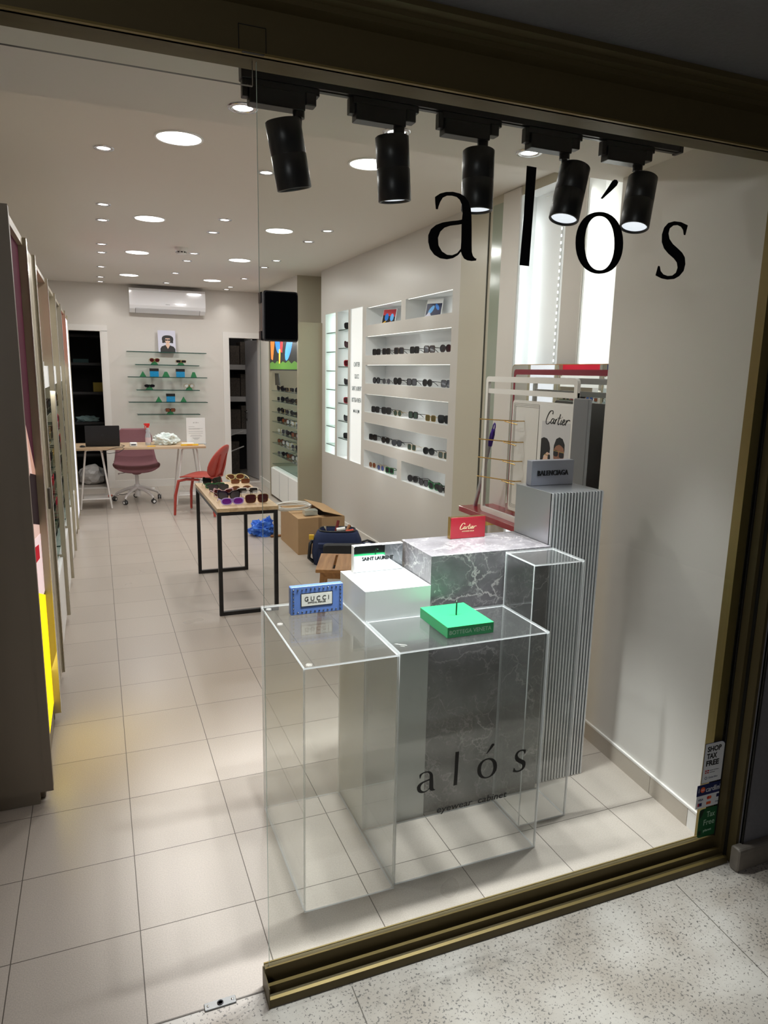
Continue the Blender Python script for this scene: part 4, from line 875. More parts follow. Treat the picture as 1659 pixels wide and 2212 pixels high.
MB().tube([(0, 0, .0), (0, 0, .68)], .008, 8).build('shaft', M_CHROME, t); MB().tube([(0, 0, .66), (0, 0, .69), (0, 0, q.z), (0, 0, q.z+.02)], [.010, .016, .015, .006], 10).build('grip', M_BLACK, t)

# ================================================================= BACK WALL DISPLAY
SH = [(.688, 1.697, 1.810), (.787, 1.598, 1.646), (.688, 1.698, 1.487), (.789, 1.595, 1.320), (.685, 1.696, 1.160), (.786, 1.592, .998)]
for k, (x0, x1, z) in enumerate(SH):
    gshelf('glass_shelf', 'dark-edged glass wall shelf above the desk, %s from the top' % ORD[k], x0, x1, 6.60, 6.799, z, 'glass shelves over the desk', t_=.010)
def bx(px, k): q = at(px, 790, 'y', 6.66); return (q.x, 6.67, SH[k][2]+.0005)
M_PYR = mat('green_prism', (34, 118, 70), .5)
def prism(px, k, lb, w_=.040, h_=.072, flat=0):
    b = MB(); b.poly([(-w_, 0), (w_, 0), (.002+flat, h_), (-.002-flat, h_)], .05, 0, lambda u, v, w: (u, w-.025, v)); o = b.build('display_prism', M_PYR); o.location = bx(px, k); o.rotation_euler.z = R(-8); tag(o, lb, 'display stand', 'green triangular stands'); return o
for px, k, lb in ((308, 2, 'green triangular block at the left end of the third glass shelf'), (358, 2, 'green triangular block in the middle of the third glass shelf'), (418, 2, 'green triangular block at the right end of the third glass shelf'), (340, 4, 'green triangular block left of the blue jar on the fifth shelf'), (394, 4, 'green triangular block right of the blue jar on the fifth shelf')):
    prism(px, k, lb, .040 if px != 358 else .048, .068, .0 if px not in (358, 418) else .014)
M_CYAN = mat('blue_crystal', (38, 140, 190), .15, coat=.4, noise_amt=.35, nscale=90)
for px, k, lb in ((332.5, 2, 'black-topped blue block left of centre on the third glass shelf'), (389, 2, 'black-topped blue block right of centre on the third glass shelf'), (366, 4, 'black-topped blue block alone on the fifth glass shelf')):
    t = thing('blue_display_block', lb, 'display block', bx(px, k), group='black-topped blue blocks')
    MB().rbox(-.056, .056, -.03, .03, 0, .072, .003).build('body', M_CYAN, t); MB().rbox(-.057, .057, -.031, .031, .072, .108, .003).build('cap', M_BLACK, t)
for px, k, st_, fm, lm, lb in ((334, 1, 'aviator', F_GLD, L_BUR, 'gold aviator sunglasses with red-brown lenses over the desk, upper left'), (391, 1, 'rect', F_GLD, L_BLK, 'gold narrow sunglasses with black lenses over the desk, upper right'), (321, 3, 'oval', F_BLK, L_BLK, 'black oval sunglasses on the fourth glass shelf'), (407, 3, 'round', F_GLD, L_CLR, 'clear-lensed gold sunglasses on the fourth glass shelf'), (364, 5, 'square', F_TOR, L_BRN, 'amber sunglasses alone on the lowest glass shelf')):
    prism(px, k, 'green triangular block holding the %s' % lb.split(' over')[0].split(' on the')[0].split(' alone')[0], .046, .068)
    q = bx(px, k); glasses(st_, fm, lm, (q[0], q[1]-.036, q[2]+.028), 0, lb, 'sunglasses over the desk', .004, 1.0)
t = thing('small_poster', 'small poster of a person with black bob hair and sunglasses on the top glass shelf', 'poster', (1.203, 6.72, 1.8105)); t.rotation_euler = (R(-5), 0, 0)
MB().box(-.112, .112, 0, .004, .0, .283).build('sheet', P_LAV, t)
PG = lambda u, v, w: (-.112+u*.224, -w, v*.283)
polyart('picture', t, [([(.12, 0), (.12, .16), (.2, .26), (.42, .33), (.62, .33), (.88, .26), (.97, .15), (.97, 0)], P_HAIR), ([(.42, .33), (.55, .15), (.68, .33), (.60, .42), (.47, .42)], P_SKIN),
     (sel(2.4, .33, .18, 24, 0, .55, .60), P_HAIR), (sel(2, .15, .15, 20, 0, .55, .55), P_SKIN), ([(.24, .42), (.36, .42), (.36, .56), (.24, .56)], P_HAIR), ([(.74, .42), (.86, .42), (.86, .56), (.74, .56)], P_HAIR), ([(.38, .64), (.72, .64), (.72, .74), (.60, .77), (.50, .77), (.38, .74)], P_HAIR), (sel(3, .09, .035, 14, 0, .46, .56), P_DRK), (sel(3, .09, .035, 14, 0, .64, .56), P_DRK), ([(.5, .46), (.6, .46), (.55, .445)], P_LIP)], PG, None, .0003, .0001)
# air conditioner
t = thing('air_conditioner', 'white wall-mounted split air conditioner above the glass shelves', 'air conditioner', (1.225, 6.80, 2.30))
b = MB(); extr_prof = [(0, .0), (-.12, .0), (-.19, .045), (-.215, .09), (-.215, .27), (-.19, .30), (0, .30)]
extr_x(b, extr_prof, -.475, .475); b.build('casing', mat('ac_white', (238, 238, 240), .12, coat=.4), t)
b = MB(); extr_x(b, [(-.125, -.002), (-.192, .042), (-.196, .046), (-.128, .001)], -.40, .40, 0); b.build('louvre', mat('ac_louvre', (225, 225, 228), .25), t)
b = MB(); extr_x(b, [(-.122, -.0035), (-.2, .050), (-.2005, .0505), (-.1225, -.003)], -.405, -.401, 0); extr_x(b, [(-.122, -.0035), (-.2, .050), (-.2005, .0505), (-.1225, -.003)], .401, .405, 0); extr_x(b, [(-.2, .049), (-.2, .0505), (-.201, .0505), (-.201, .049)], -.405, .405, 0); b.build('louvre_gap', M_BLACK, t)
text('Hisense', .052, .009, .0005, M_GRYP, t, origin=(-.03, -.2155, .105), bold=.01)

# ================================================================= DESK AND CHAIRS
t = thing('desk', 'long desk with pale wood top on white tubular trestles', 'desk', (.73, 5.45, 0))
MB().rbox(-.725, .725, -.30, .30, .690, .7150, .002).build('desk_top', wood_mat('desk_oak', (176, 148, 116), (206, 182, 150), 6, 0), t)
M_TRE = mat('white_steel', (228, 224, 220), .35)
for cx in (-.50, .55):
    for s_ in (-1, 1):
        y = s_*.18
        for q in (-1, 1): MB().tube([(cx+q*.165, y, .008), (cx+q*.085, y, .66), (cx+q*.07, y, .682), (cx, y, .684)], .010, 8).build('leg', M_TRE, t)
    MB().box(cx-.13, cx+.13, -.17, .17, .118, .124).tube([(cx-.15, -.18, .12), (cx+.15, -.18, .12)], .008, 8).build('low_shelf', M_TRE, t)
ZD = .7155
# laptop, lid seen from behind
t = thing('laptop', 'black open laptop seen from behind at the left of the desk', 'laptop', (.335, 5.32, ZD))
MB().rbox(-.18, .18, 0, .24, 0, .018, .008).build('base', M_BLACK, t)
Mx = Matrix.Translation((0, .0, .016)) @ Matrix.Rotation(R(8), 4, 'X')
MB().rbox(-.182, .182, -.008, .0, 0, .225, .008, 0, Mx, axis='y').build('lid', mat('laptop_lid', (20, 20, 24), .3), t)
MB().ring(sel(2, .012, .012, 20, 0, 0, .115), sel(2, .010, .010, 20, 0, 0, .115), .0006, 0, lambda u, v, w: tuple(Mx @ Vector((u, -.0084-w, v)))).build('round_mark', mat('lid_mark', (52, 52, 56), .3), t)
MB().tube([(.192, .05, .010), (.23, -.03, .008), (.20, -.14, .006), (.15, -.180, .007), (.10, -.190, -.004), (-.02, -.186, -.045), (.06, -.188, -.060), (.16, -.186, -.05), (.22, -.182, -.01), (.20, -.14, .006)], .003, 6).build('laptop_cable', M_BLACK)
o = bpy.data.objects['laptop_cable']; o.location = (.335, 5.32, ZD); tag(o, 'black cable hanging in a loop from the laptop over the desk edge', 'cable')
t = thing('computer_mouse', 'black wireless mouse left of the laptop', 'mouse', (.12, 5.30, ZD)); crumple(.030, .05, .018, 0, flat=.9).build('shell', M_BLACK, t)
t = thing('card_terminal', 'small white card payment terminal beside the laptop', 'card terminal', (.66, 5.30, ZD))
MB().rbox(-.040, .040, -.06, .06, 0, .040, .014).build('body', M_WHITE, t); MB().box(-.026, .026, -.0615, -.0595, .014, .030).build('display_window', mat('grey_screen', (92, 98, 110), .2), t)
t = thing('spray_bottle', 'clear spray bottle with red trigger head on the desk', 'spray bottle', (.83, 5.40, ZD))
M_PET = mat('clear_plastic', (206, 214, 218), .1, alpha=.55)
MB().lathe([(.030, 0), (.032, .01), (.032, .10), (.026, .13), (.020, .15), (.026, .165), (.014, .195), (.012, .205)], n=20).build('bottle', M_PET, t)
MB().lathe([(.0325, .03), (.0325, .09)], n=20, cap=(False, False)).build('red_label', mat('bottle_label', (214, 196, 200), .4), t)
MB().lathe([(.016, .203), (.016, .222)], n=14).rbox(-.034, .024, -.010, .010, .222, .252, .008).box(-.034, -.026, -.006, .006, .185, .224).rbox(-.044, -.034, -.006, .006, .236, .248, .003).build('trigger_head', mat('red_plastic', (214, 44, 38), .35), t)
o = crumple(.13, .10, .075, .30, 3, 4, 2.6, .25).build('crumpled_cloth', mat('cloth_white', (226, 236, 232), .85)); o.location = (1.03, 5.42, ZD); tag(o, 'crumpled white and pale blue cloth heaped on the desk', 'cloth')
o = MB().rbox(-.045, .045, -.02, .02, 0, .008, .004).build('yellow_pad', mat('yellow_plastic', (232, 186, 50), .4)); o.location = (.85, 5.22, ZD); tag(o, 'small flat yellow pad at the desk edge below the spray bottle', 'pad')
t = thing('spirit_level', 'yellow flat tool lying at the right of the desk', 'tool', (1.28, 5.24, ZD)); MB().rbox(-.10, .10, -.02, .02, 0, .018, .005).build('body', MATS['yellow_plastic'], t); MB().box(-.03, .03, -.0205, -.0195, .006, .013).build('dark_inlay', P_ORA, t)
o = MB().rbox(-.07, .07, -.04, .04, 0, .022, .004).build('paper_stack', M_WHITE); o.location = (1.27, 5.36, ZD+.0); tag(o, 'small stack of white papers behind the yellow tool', 'papers')
t = thing('notice_stand', 'white printed notice in a clear upright holder on the desk', 'sign', (1.38, 5.42, ZD))
MB().box(-.110, .110, 0, .004, .004, .312).build('sheet', mat('paper', (232, 232, 230), .5), t); MB().rbox(-.112, .120, -.03, .05, 0, .004, .003).build('foot', mat('clear_base', (190, 196, 198), .2, alpha=.6), t)
text('a l ó s', .060, .014, .0004, M_BLKTXT, t, origin=(-.030, -.0004, .248)); b = MB()
for i, (w_, z) in enumerate([(.07, .205), (.165, .183), (.13, .176), (.165, .150), (.165, .128), (.12, .104), (.14, .092), (.09, .072), (.07, .064), (.05, .054)]):
    x0 = -.085 if i < 5 else -w_/2; b.box(x0, x0+w_, -.0004, 0, z, z+.0022)
b.build('text_lines', M_GRYP, t)['kind'] = 'stuff'
# office chair
t = thing('office_chair', 'mauve upholstered swivel chair on a white five-star base behind the desk', 'chair', (.70, 5.72, 0), R(0))
M_MAUV = mat('mauve_fabric', (142, 98, 104), .9, noise_amt=.18, nscale=400, bump=.3); M_CB = mat('chair_white', (226, 222, 220), .35)
def shell(prof, wf, n=12, th=.03):
    "prof: list of (y,z); wf(i/n)->half width; curved sheet with thickness"
    P = smooth(prof, 5); N = len(P); vs = []; K = 12
    for side in (0, 1):
        for i, (y, z) in enumerate(P):
            a = Vector(P[max(i-1, 0)]); c = Vector(P[min(i+1, N-1)]); tg = (c-a).normalized(); nr = Vector((-tg.y, tg.x)); hw = wf(i/(N-1))
            for k in range(K+1):
                u = -1+2*k/K; lift = .035*(abs(u)**2.5)*(1 if True else 0); e = th*(1-abs(u)**4*.8)*side
                vs.append((u*hw, y-nr.x*e+nr.x*lift, z-nr.y*e+nr.y*lift))
    M_ = N*(K+1); fs = [(i*(K+1)+k, i*(K+1)+k+1, (i+1)*(K+1)+k+1, (i+1)*(K+1)+k) for i in range(N-1) for k in range(K)]
    fs2 = [tuple(M_+j for j in f[::-1]) for f in fs]; rim = []
    bd = [k for k in range(K+1)]+[(i+1)*(K+1)-1 for i in range(1, N)]+[(N-1)*(K+1)+k for k in range(K-1, -1, -1)]+[i*(K+1) for i in range(N-2, 0, -1)]
    for i in range(len(bd)): a, c = bd[i], bd[(i+1) % len(bd)]; rim.append((a, a+M_, c+M_, c))
    b = MB(); b.add(vs, fs+fs2+rim, 0, True); return b
shell([(-.23, .405), (-.10, .425), (.08, .43), (.17, .46), (.22, .56), (.245, .70), (.26, .865)], lambda s_: (.24+.03*math.sin(min(s_*2.4, 1)*PI) if s_ < .42 else .255-.10*(s_-.42)) if s_ < .9 else .207-.6*(s_-.9), th=.035).build('seat_shell', M_MAUV, t)
b = MB(); b.add([(.16*math.cos(a), -.02+.15*math.sin(a), .405) for a in [2*PI*k/16 for k in range(16)]]+[(.04*math.cos(a), .04*math.sin(a), .33) for a in [2*PI*k/16 for k in range(16)]], [(k, (k+1) % 16, 16+(k+1) % 16, 16+k) for k in range(16)]+[tuple(range(16)), tuple(range(31, 15, -1))], 0, True); b.build('seat_pan', M_MAUV, t)
MB().lathe([(.022, .18), (.022, .34)], n=16).lathe([(.034, .06), (.036, .20), (.030, .21)], n=16).build('column', M_CB, t)
for k in range(5):
    a = R(-72*k-52); c, s_ = math.cos(a), math.sin(a)
    MB().tube([(.03*c, .03*s_, .165), (.12*c, .12*s_, .15), (.25*c, .25*s_, .095), (.27*c, .27*s_, .065)], [.026, .020, .014, .012], 8).build('base_arm', M_CB, t)
    ca = MB(); Mx = Matrix.Translation((.275*c, .275*s_, .026)) @ Matrix.Rotation(a+1.2, 4, 'Z') @ Matrix.Rotation(R(90), 4, 'X')
    ca.lathe([(.026, -.020), (.026, -.006)], Mx, 16).lathe([(.026, .006), (.026, .020)], Mx, 16); ca.tube([(.272*c, .272*s_, .03), (.272*c, .272*s_, .066)], .006, 6); cs = ca.build('caster', mat('caster_dark', (48, 48, 50), .4), t)
    MB().lathe([(.0155, -.0205), (.0155, .0205)], Mx, 14).build('caster_hub', M_WHITE, cs)
MB().tube([(.0, 0, .36), (-.14, -.10, .365), (-.20, -.12, .36)], .005, 6).tube([(-.2, -.12, .36), (-.215, -.125, .352)], .009, 6).build('lever', M_CHROME, t)
# red plywood chair
t = thing('side_chair', 'dark red plywood chair with oval back beside the wood table', 'chair', (1.345, 4.745, 0), R(-121))
M_RCH = mat('red_stained_wood', (168, 60, 48), .45, noise_amt=.12, nscale=35)
b = MB(); K = 28
def sheet(b, out, zf, th):
    n = len(out); c = (sum(p[0] for p in out)/n, sum(p[1] for p in out)/n); rings = (1, .66, .33); vs = []
    for sd in (0, th):
        for r in rings: vs += [(lambda x, y: (x, y, zf(x, y)-sd))(c[0]+(p[0]-c[0])*r, c[1]+(p[1]-c[1])*r) for p in out]
        vs.append((c[0], c[1], zf(*c)-sd))
    m = 3*n+1; fs = []
    for o in (0, m):
        q = []
        for k in range(2): q += [(o+k*n+i, o+k*n+(i+1) % n, o+(k+1)*n+(i+1) % n, o+(k+1)*n+i) for i in range(n)]
        q += [(o+2*n+i, o+2*n+(i+1) % n, o+3*n) for i in range(n)]; fs += q if o == 0 else [f[::-1] for f in q]
    fs += [(i, m+i, m+(i+1) % n, (i+1) % n) for i in range(n)]; return vs, fs
so = [(x*(1.0 if y < 0 else .92), y) for x, y in sel(3.0, .225, .22, 28)]
vs, fs = sheet(b, so, lambda x, y: .425+.9*x*x*.5+.25*max(0, -y-.12)**1*-.3+.03*max(0, y), .014); b.add(vs, fs, 0, True); b.build('seat', M_RCH, t)
b = MB(); bo = [(x*(1-.16*(z/.17)), z) for x, z in sel(2.15, .235, .185, 30)]
vs, fs = sheet(b, bo, lambda x, z: .9*x*x, .013)
vs = [(x, .235-w+(z)*.30, .60+z) for x, z, w in vs]; b.add(vs, fs, 0, True); b.build('backrest', M_RCH, t)
for sx in (-1, 1):
    for x_, nm in ((sx*.19, 'f'), ):
        MB().tube([(x_*1.13, -.235, .006), (x_*1.08, -.225, .22), (x_, -.19, .385), (x_*.95, -.10, .408), (x_*.9, .05, .405)], [.014, .017, .018, .015, .012], 8).build('leg', M_RCH, t)
    MB().tube([(sx*.20, .225, .006), (sx*.165, .19, .22), (sx*.13, .16, .39), (sx*.12, .10, .405)], [.014, .017, .018, .014], 8).build('leg', M_RCH, t)
    MB().tube([(sx*.085, .13, .405), (sx*.085, .20, .44), (sx*.085, .235, .55), (sx*.085, .262, .68)], [.016, .017, .016, .013], 8).build('back_support', M_RCH, t)
    for z in (.565, .63): MB().lathe([(.006, -.001), (.006, .002)], Matrix.Translation((sx*.05, .225+(z-.6)*.3-.006, z)) @ Matrix.Rotation(R(90), 4, 'X'), 10).build('bolt', M_BLACK, t)
# floor clutter by the desk
t = thing('power_strip', 'white power strip on the floor behind the swivel chair', 'power strip', (.78, 6.45, 0)); MB().rbox(-.17, .17, -.025, .025, .0, .036, .006).build('body', M_WHITE, t)
for k in range(4): MB().lathe([(.017, .0362), (.017, .0375)], Matrix.Translation((-.115+k*.075, 0, 0)), 14).build('socket', M_GRYP, t)
o = MB().tube(smooth([(.42, 6.15, .006), (.50, 6.22, .006), (.55, 6.20, .006), (.66, 6.38, .006), (.72, 6.40, .02), (.71, 6.0, .10), (.69, 5.9, .30)]), .004, 6).build('black_cable', M_BLACK); tag(o, 'black cable running over the floor under the desk', 'cable')
t = thing('pliers', 'orange-handled tool on the floor under the left of the desk', 'tool', (.33, 6.1, 0)); MB().tube([(-.10, 0, .012), (.02, .01, .012), (.08, .03, .012)], .011, 8).build('handle', mat('orange_plastic', (206, 70, 36), .4), t); MB().tube([(.08, .03, .012), (.16, .05, .010)], .007, 6).build('jaw', M_CHROME, t)
t = thing('power_adapter', 'black plug adapter on the floor behind the red chair', 'adapter', (1.42, 5.95, 0)); MB().rbox(-.045, .045, -.03, .03, 0, .05, .008).build('body', M_BLACK, t); MB().tube([(.04, 0, .03), (.10, .05, .01), (.05, .15, .006)], .004, 6).build('cable', M_BLACK, t)

# ================================================================= BOX, TOOL BAG, STOOL ON THE FLOOR
t = thing('cardboard_box', 'large brown cardboard box with lifted flap by the right wall', 'box', (2.095, 2.93, 0))
M_CARD = mat('cardboard', (178, 144, 104), .8, noise_amt=.07, nscale=14); M_CARDI = mat('cardboard_inside', (120, 92, 64), .85)
MB().box(-.215, .215, -.32, -.316, 0, .325).box(-.215, .215, .316, .32, 0, .325).box(-.215, -.211, -.316, .316, 0, .325).box(.211, .215, -.316, .316, 0, .325).box(-.211, .211, -.316, .316, .001, .005, 1).build('body', [M_CARD, M_CARDI], t)
b = MB()
def flap(b, p, q, v, th=.004):
    p, q, v = Vector(p), Vector(q), Vector(v); n = (q-p).cross(v).normalized()*th; a = [p, q, q+v, p+v]; b.add(a+[x+n for x in a], [(0, 1, 2, 3), (7, 6, 5, 4), (0, 4, 5, 1), (1, 5, 6, 2), (2, 6, 7, 3), (3, 7, 4, 0)])
flap(b, (-.215, -.318, .326), (-.215, .318, .326), (.215, 0, .006)); b.build('left_flap', M_CARD, t)
b = MB(); flap(b, (.215, .318, .328), (.215, -.318, .328), (-.20, .0, .055)); b.build('right_flap', M_CARD, t)
b = MB(); flap(b, (.21, -.317, .327), (-.21, -.317, .327), (0, .16, -.012)); b.build('front_flap', M_CARD, t)
b = MB(); flap(b, (-.21, .317, .327), (.21, .317, .327), (0, -.16, -.012)); b.build('rear_flap', M_CARD, t)
MB().box(-.03, .0, -.3208, -.3202, .05, .325).build('tape_mark', mat('card_dark_line', (150, 118, 82), .7), t)
o = MB()
for k in range(6):
    rr_ = .155+.007*(k % 3); o.tube([(rr_*math.cos(a)*(1.05), rr_*math.sin(a), .006+.006*k+.004*math.sin(3*a+k)) for a in [2*PI*i/40 for i in range(40)]], .0042, 6, closed=True)
o = o.build('coiled_cable', mat('white_cable', (226, 224, 218), .4)); o.location = (1.935, 3.03, .3395); tag(o, 'coil of white cable lying on the cardboard box', 'cable')
t = thing('screw_box', 'small clear plastic box of screws on the cardboard box', 'box', (2.02, 2.72, .3385)); MB().rbox(-.06, .06, -.045, .045, 0, .045, .006).build('case', mat('clear_case', (196, 200, 190), .15, alpha=.5), t); crumple(.045, .033, .014, .4, 2, 2, 5, .6).build('screws', mat('screws', (140, 140, 130), .4, metal=.6), t)
# blue carrier bag
o = crumple(.115, .09, .085, .45, 11, 4, 2.4, .3); o.add(*(lambda c: ([(v[0]*.35+.07, v[1]*.35, v[2]*.9+.08) for v in c.v], c.f))(crumple(.10, .05, .06, .5, 5, 3, 3, .2)), 0)
o = o.build('blue_plastic_bag', mat('blue_film', (62, 120, 222), .35, alpha=.93)); o.location = (1.74, 3.46, 0); tag(o, 'crumpled bright blue plastic bag on the floor beyond the wood table', 'bag')
o = MB().tube([(0, 0, .012), (.12, .01, .012)], .012, 8).build('brown_handle', wood_mat('brown_wood', (130, 86, 50), (160, 110, 66), 8)); o.location = (1.80, 3.34, 0); tag(o, 'short brown wooden stick poking from the blue bag', 'stick')
# tool bag
t = thing('tool_bag', 'open navy canvas tool bag full of tools by the cardboard box', 'tool bag', (2.13, 2.27, 0), R(-20))
M_NVC = mat('navy_canvas', (30, 42, 78), .85, noise_amt=.2, nscale=150, bump=.4)
b = MB(); a0 = [(.20, .12, 0), (.215, .14, .10), (.205, .135, .20), (.175, .115, .27), (.150, .10, .29)]; n = 28
for (ax_, ay, z) in a0: b.v += [(x, y, z) for x, y in sel(3.6, ax_, ay, n)]
for (ax_, ay, z) in [(.143, .093, .288), (.165, .105, .20), (.17, .11, .17)]: b.v += [(x, y, z) for x, y in sel(3.6, ax_, ay, n)]
L_ = 8; b.f = [(i*n+k, i*n+(k+1) % n, (i+1)*n+(k+1) % n, (i+1)*n+k) for i in range(L_-1) for k in range(n)]+[tuple(range(n))[::-1], tuple((L_-1)*n+k for k in range(n))]; b.m = [0]*len(b.f); b.s = [True]*len(b.f)
b.build('bag_body', M_NVC, t)
MB().tube([(x, y, .291) for x, y in sel(3.6, .150, .10, 28)], .007, 6, closed=True).build('zip_rim', M_BLACK, t)
MB().rbox(-.15, -.03, -.175, -.130, .03, .19, .015).build('front_pocket', M_NVC, t); MB().rbox(.0, .14, -.172, -.130, .03, .17, .015).build('front_pocket', M_NVC, t)
MB().rbox(-.155, -.025, -.182, -.130, .165, .205, .01).build('pocket_flap', M_NVC, t)
MB().tube([(-.20, -.02, .20), (-.225, -.06, .18), (-.235, -.08, .06), (-.20, -.05, .02)], .016, 6).build('strap', M_BLACK, t)
MB().rbox(-.235, -.195, -.075, -.045, .215, .255, .004).build('yellow_tab', MATS['yellow_plastic'], t)
def tool(nm, lb, x, y, z, v, r, m, cat='tool'):
    o = MB().tube([(0, 0, 0), Vector(v)*.5, Vector(v)], r, 8).build(nm, m); o.location = (x, y, z); tag(o, lb, cat); return o
tool('hammer_handle', 'dark red tool handle sticking out of the navy tool bag', 2.09, 2.24, .20, (.045, .02, .17), .013, mat('dark_red_handle', (122, 36, 32), .4))
tool('white_tool_roll', 'white rolled tool lying in the navy bag opening', 2.10, 2.20, .302, (.07, -.02, .01), .018, M_WHITE)
tool('pliers', 'orange-gripped pliers lying in the navy bag opening', 2.17, 2.18, .285, (.07, -.005, .01), .014, MATS['orange_plastic'])
tool('screwdriver', 'steel screwdriver leaning at the left inside the navy bag', 2.04, 2.28, .20, (-.01, .02, .12), .010, M_CHROME)
tool('brush', 'wooden-handled brush at the right inside the navy bag', 2.19, 2.24, .25, (.05, .03, .07), .014, MATS['brown_wood'])
# black case and white bag between the tool bag and the stool
o = MB().rbox(-.17, .17, -.05, .05, 0, .26, .03, axis='y').build('black_case', mat('case_black', (28, 28, 30), .6)); o.location = (2.055, 1.86, 0); o.rotation_euler = (R(-8), 0, R(-18)); tag(o, 'black rounded tool case standing behind the wooden stool', 'case')
o = MB().rbox(-.035, .035, -.02, .02, 0, .29, .028, axis='y').build('white_plastic_tool', M_WHITE); o.location = (2.20, 1.72, 0); o.rotation_euler = (R(-6), 0, R(-20)); tag(o, 'pale plastic piece standing right of the black case', 'tool')
o = crumple(.09, .06, .05, .3, 9, 3, 3, .3).build('clear_bag', mat('clear_film', (205, 212, 216), .2, alpha=.5)); o.location = (1.80, 1.30, 0); tag(o, 'small clear plastic bag on the floor beneath the stool', 'bag')
t = thing('navy_pouch', 'navy pouch on the floor against the right wall', 'bag', (2.46, 2.42, 0), R(-20)); crumple(.10, .08, .075, .15, 4, 3, 2, .4).build('pouch_body', M_NVC, t); MB().tube([(-.08, -.03, .12), (0, -.05, .15), (.07, -.03, .12)], .010, 6).build('handle', M_BLACK, t)
# slatted wooden stool
t = thing('wooden_stool', 'small slatted wooden stool standing behind the white pedestal', 'stool', (1.70, .82, 0), R(-22))
M_STL = wood_mat('stool_wood', (146, 100, 56), (182, 134, 84), 8, 1)
for k in range(3): MB().rbox(-.165+k*.115, -.065+k*.115, -.19, .19, .402, .420, .003).build('slat', M_STL, t)
MB().rbox(-.165, .165, -.196, -.165, .400, .4205, .003).build('end_rail', M_STL, t); MB().rbox(-.165, .165, .165, .196, .400, .4205, .003).build('end_rail', M_STL, t)
MB().box(-.14, .14, -.165, -.148, .355, .402).box(-.14, .14, .148, .165, .355, .402).build('apron', M_STL, t)
for sx in (-1, 1):
    for sy in (-1, 1):
        v = [Vector((sx*(.125+a)+b_, sy*(.145+a*.6)+c_, z)) for z, a in ((.401, 0), (0, .025)) for b_, c_ in ((-.014, -.012), (.014, -.012), (.014, .012), (-.014, .012))]
        MB().add(v, [(0, 1, 2, 3), (7, 6, 5, 4), (0, 4, 5, 1), (1, 5, 6, 2), (2, 6, 7, 3), (3, 7, 4, 0)]).build('leg', M_STL, t)
MB().box(-.145, -.125, -.14, .14, .15, .185).box(.125, .145, -.14, .14, .15, .185).build('stretcher', M_STL, t)

# ================================================================= TAN DISPLAY UNIT ON THE RIGHT (open towards the room)
t = thing('display_cabinet', 'tall tan display cabinet on the right wall with lit glass shelves and a screen', 'cabinet', (2.52, 4.96, 0))
MB().box(-.19, .19, -.70, -.655, .001, 2.11).build('side_panel', M_TAN, t); MB().box(-.19, .19, .675, .715, .001, 2.11).build('side_panel', M_TAN, t)
MB().box(-.185, .19, -.655, .675, 2.075, 2.11).build('top_panel', M_TAN, t)
MB().box(.17, .185, -.655, .675, .39, 2.075).build('back_panel', mat('lit_back_panel', (244, 246, 246), .5, emit=(250, 252, 252), es=.55), t)
MB().box(-.165, .185, -.655, .675, .02, .385).build('lower_cabinet', M_WHITE, t)
for k in range(3):
    d = MB().rbox(-.186, -.166, -.645+k*.44, -.215+k*.44, .03, .375, .003).build('drawer_front', M_WHITE, t); MB().box(-.1875, -.186, -.219+k*.44, -.2165+k*.44, .03, .375).build('drawer_gap', M_GRYP, d)
for k, z in enumerate((1.355, 1.228, 1.090, .970, .835, .700, .560, .425)):
    gshelf('shelf', '', -.165, .168, -.652, .672, z, None, t, .006)
    if k < 7:
        for j, y in enumerate((-.42, -.20, .03, .26, .49)):
            st_ = ['butterfly', 'square', 'round', 'rect', 'cat', 'square', 'round'][(k+j) % 7]; fm = [F_BLK, F_SIL, F_GLD, F_BLK, F_TOR][(k*2+j) % 5]; lm = [L_BLK, L_CLR, L_BRN, L_GRY, L_CLR][(k+j*3) % 5] if k > 2 else L_BLK
            glasses(st_, fm, lm, (2.52-.10, 4.96+y, z+.0005), R(-68), '%s-framed eyewear with %s lenses, %s from near end, %s shelf, tan cabinet' % (FN_[fm.name], LN_[lm.name], ORD[j], ORD[k]), 'eyewear in the tan cabinet', .0018 if fm in (F_SIL, F_GLD) else .005, 1.05, join=True)
lamp('cabinet_glow', 'AREA', (2.36, 4.96, 1.99), 8, (.97, 1, 1), .04, sy=1.2, target=(2.6, 4.96, 1.0))
sc_ = MB().box(-.182, -.168, -.652, .672, 1.60, 2.05).build('screen', M_BLACK, t)
SF = lambda u, v, w: (-.1825-w, .672-u*1.324, 1.615+v*.42)
def em(n, c, e=1.1): return mat(n, c, .4, emit=c, es=e)
polyart('screen_picture', sc_, [([(0, 0), (1, 0), (1, 1), (0, 1)], em('scr_dark', (20, 20, 22))), ([(0, 0), (1, 0), (1, .16), (.9, .22), (.8, .15), (.7, .24), (.6, .17), (.5, .22), (.4, .15), (.3, .24), (.2, .16), (.1, .22), (0, .17)], em('scr_grass', (74, 118, 40))),
    ([(.05, .3), (.12, .25), (.2, .8), (.12, 1), (.02, 1)], em('scr_orange', (214, 120, 44))), (sel(2, .09, .36, 18, .12, .30, .80), em('scr_blue', (48, 130, 224))), (sel(2, .10, .40, 18, -.25, .72, .62), em('scr_lightblue', (70, 150, 236))),
    ([(.40, .5), (.48, .45), (.52, .9), (.44, 1)], em('scr_red', (214, 40, 44))), ([(.36, .16), (.40, .16), (.42, .55), (.36, .55)], em('scr_yellow', (240, 190, 60)))], SF, None, .0002, .0001)
tx = MB().poly([(.40, 1.42), (.64, 1.42), (.66, 1.565), (.46, 1.565)], .006, 0, lambda u, v, w: (-.12-w, u, v)).build('black_card', M_BLACK, t)
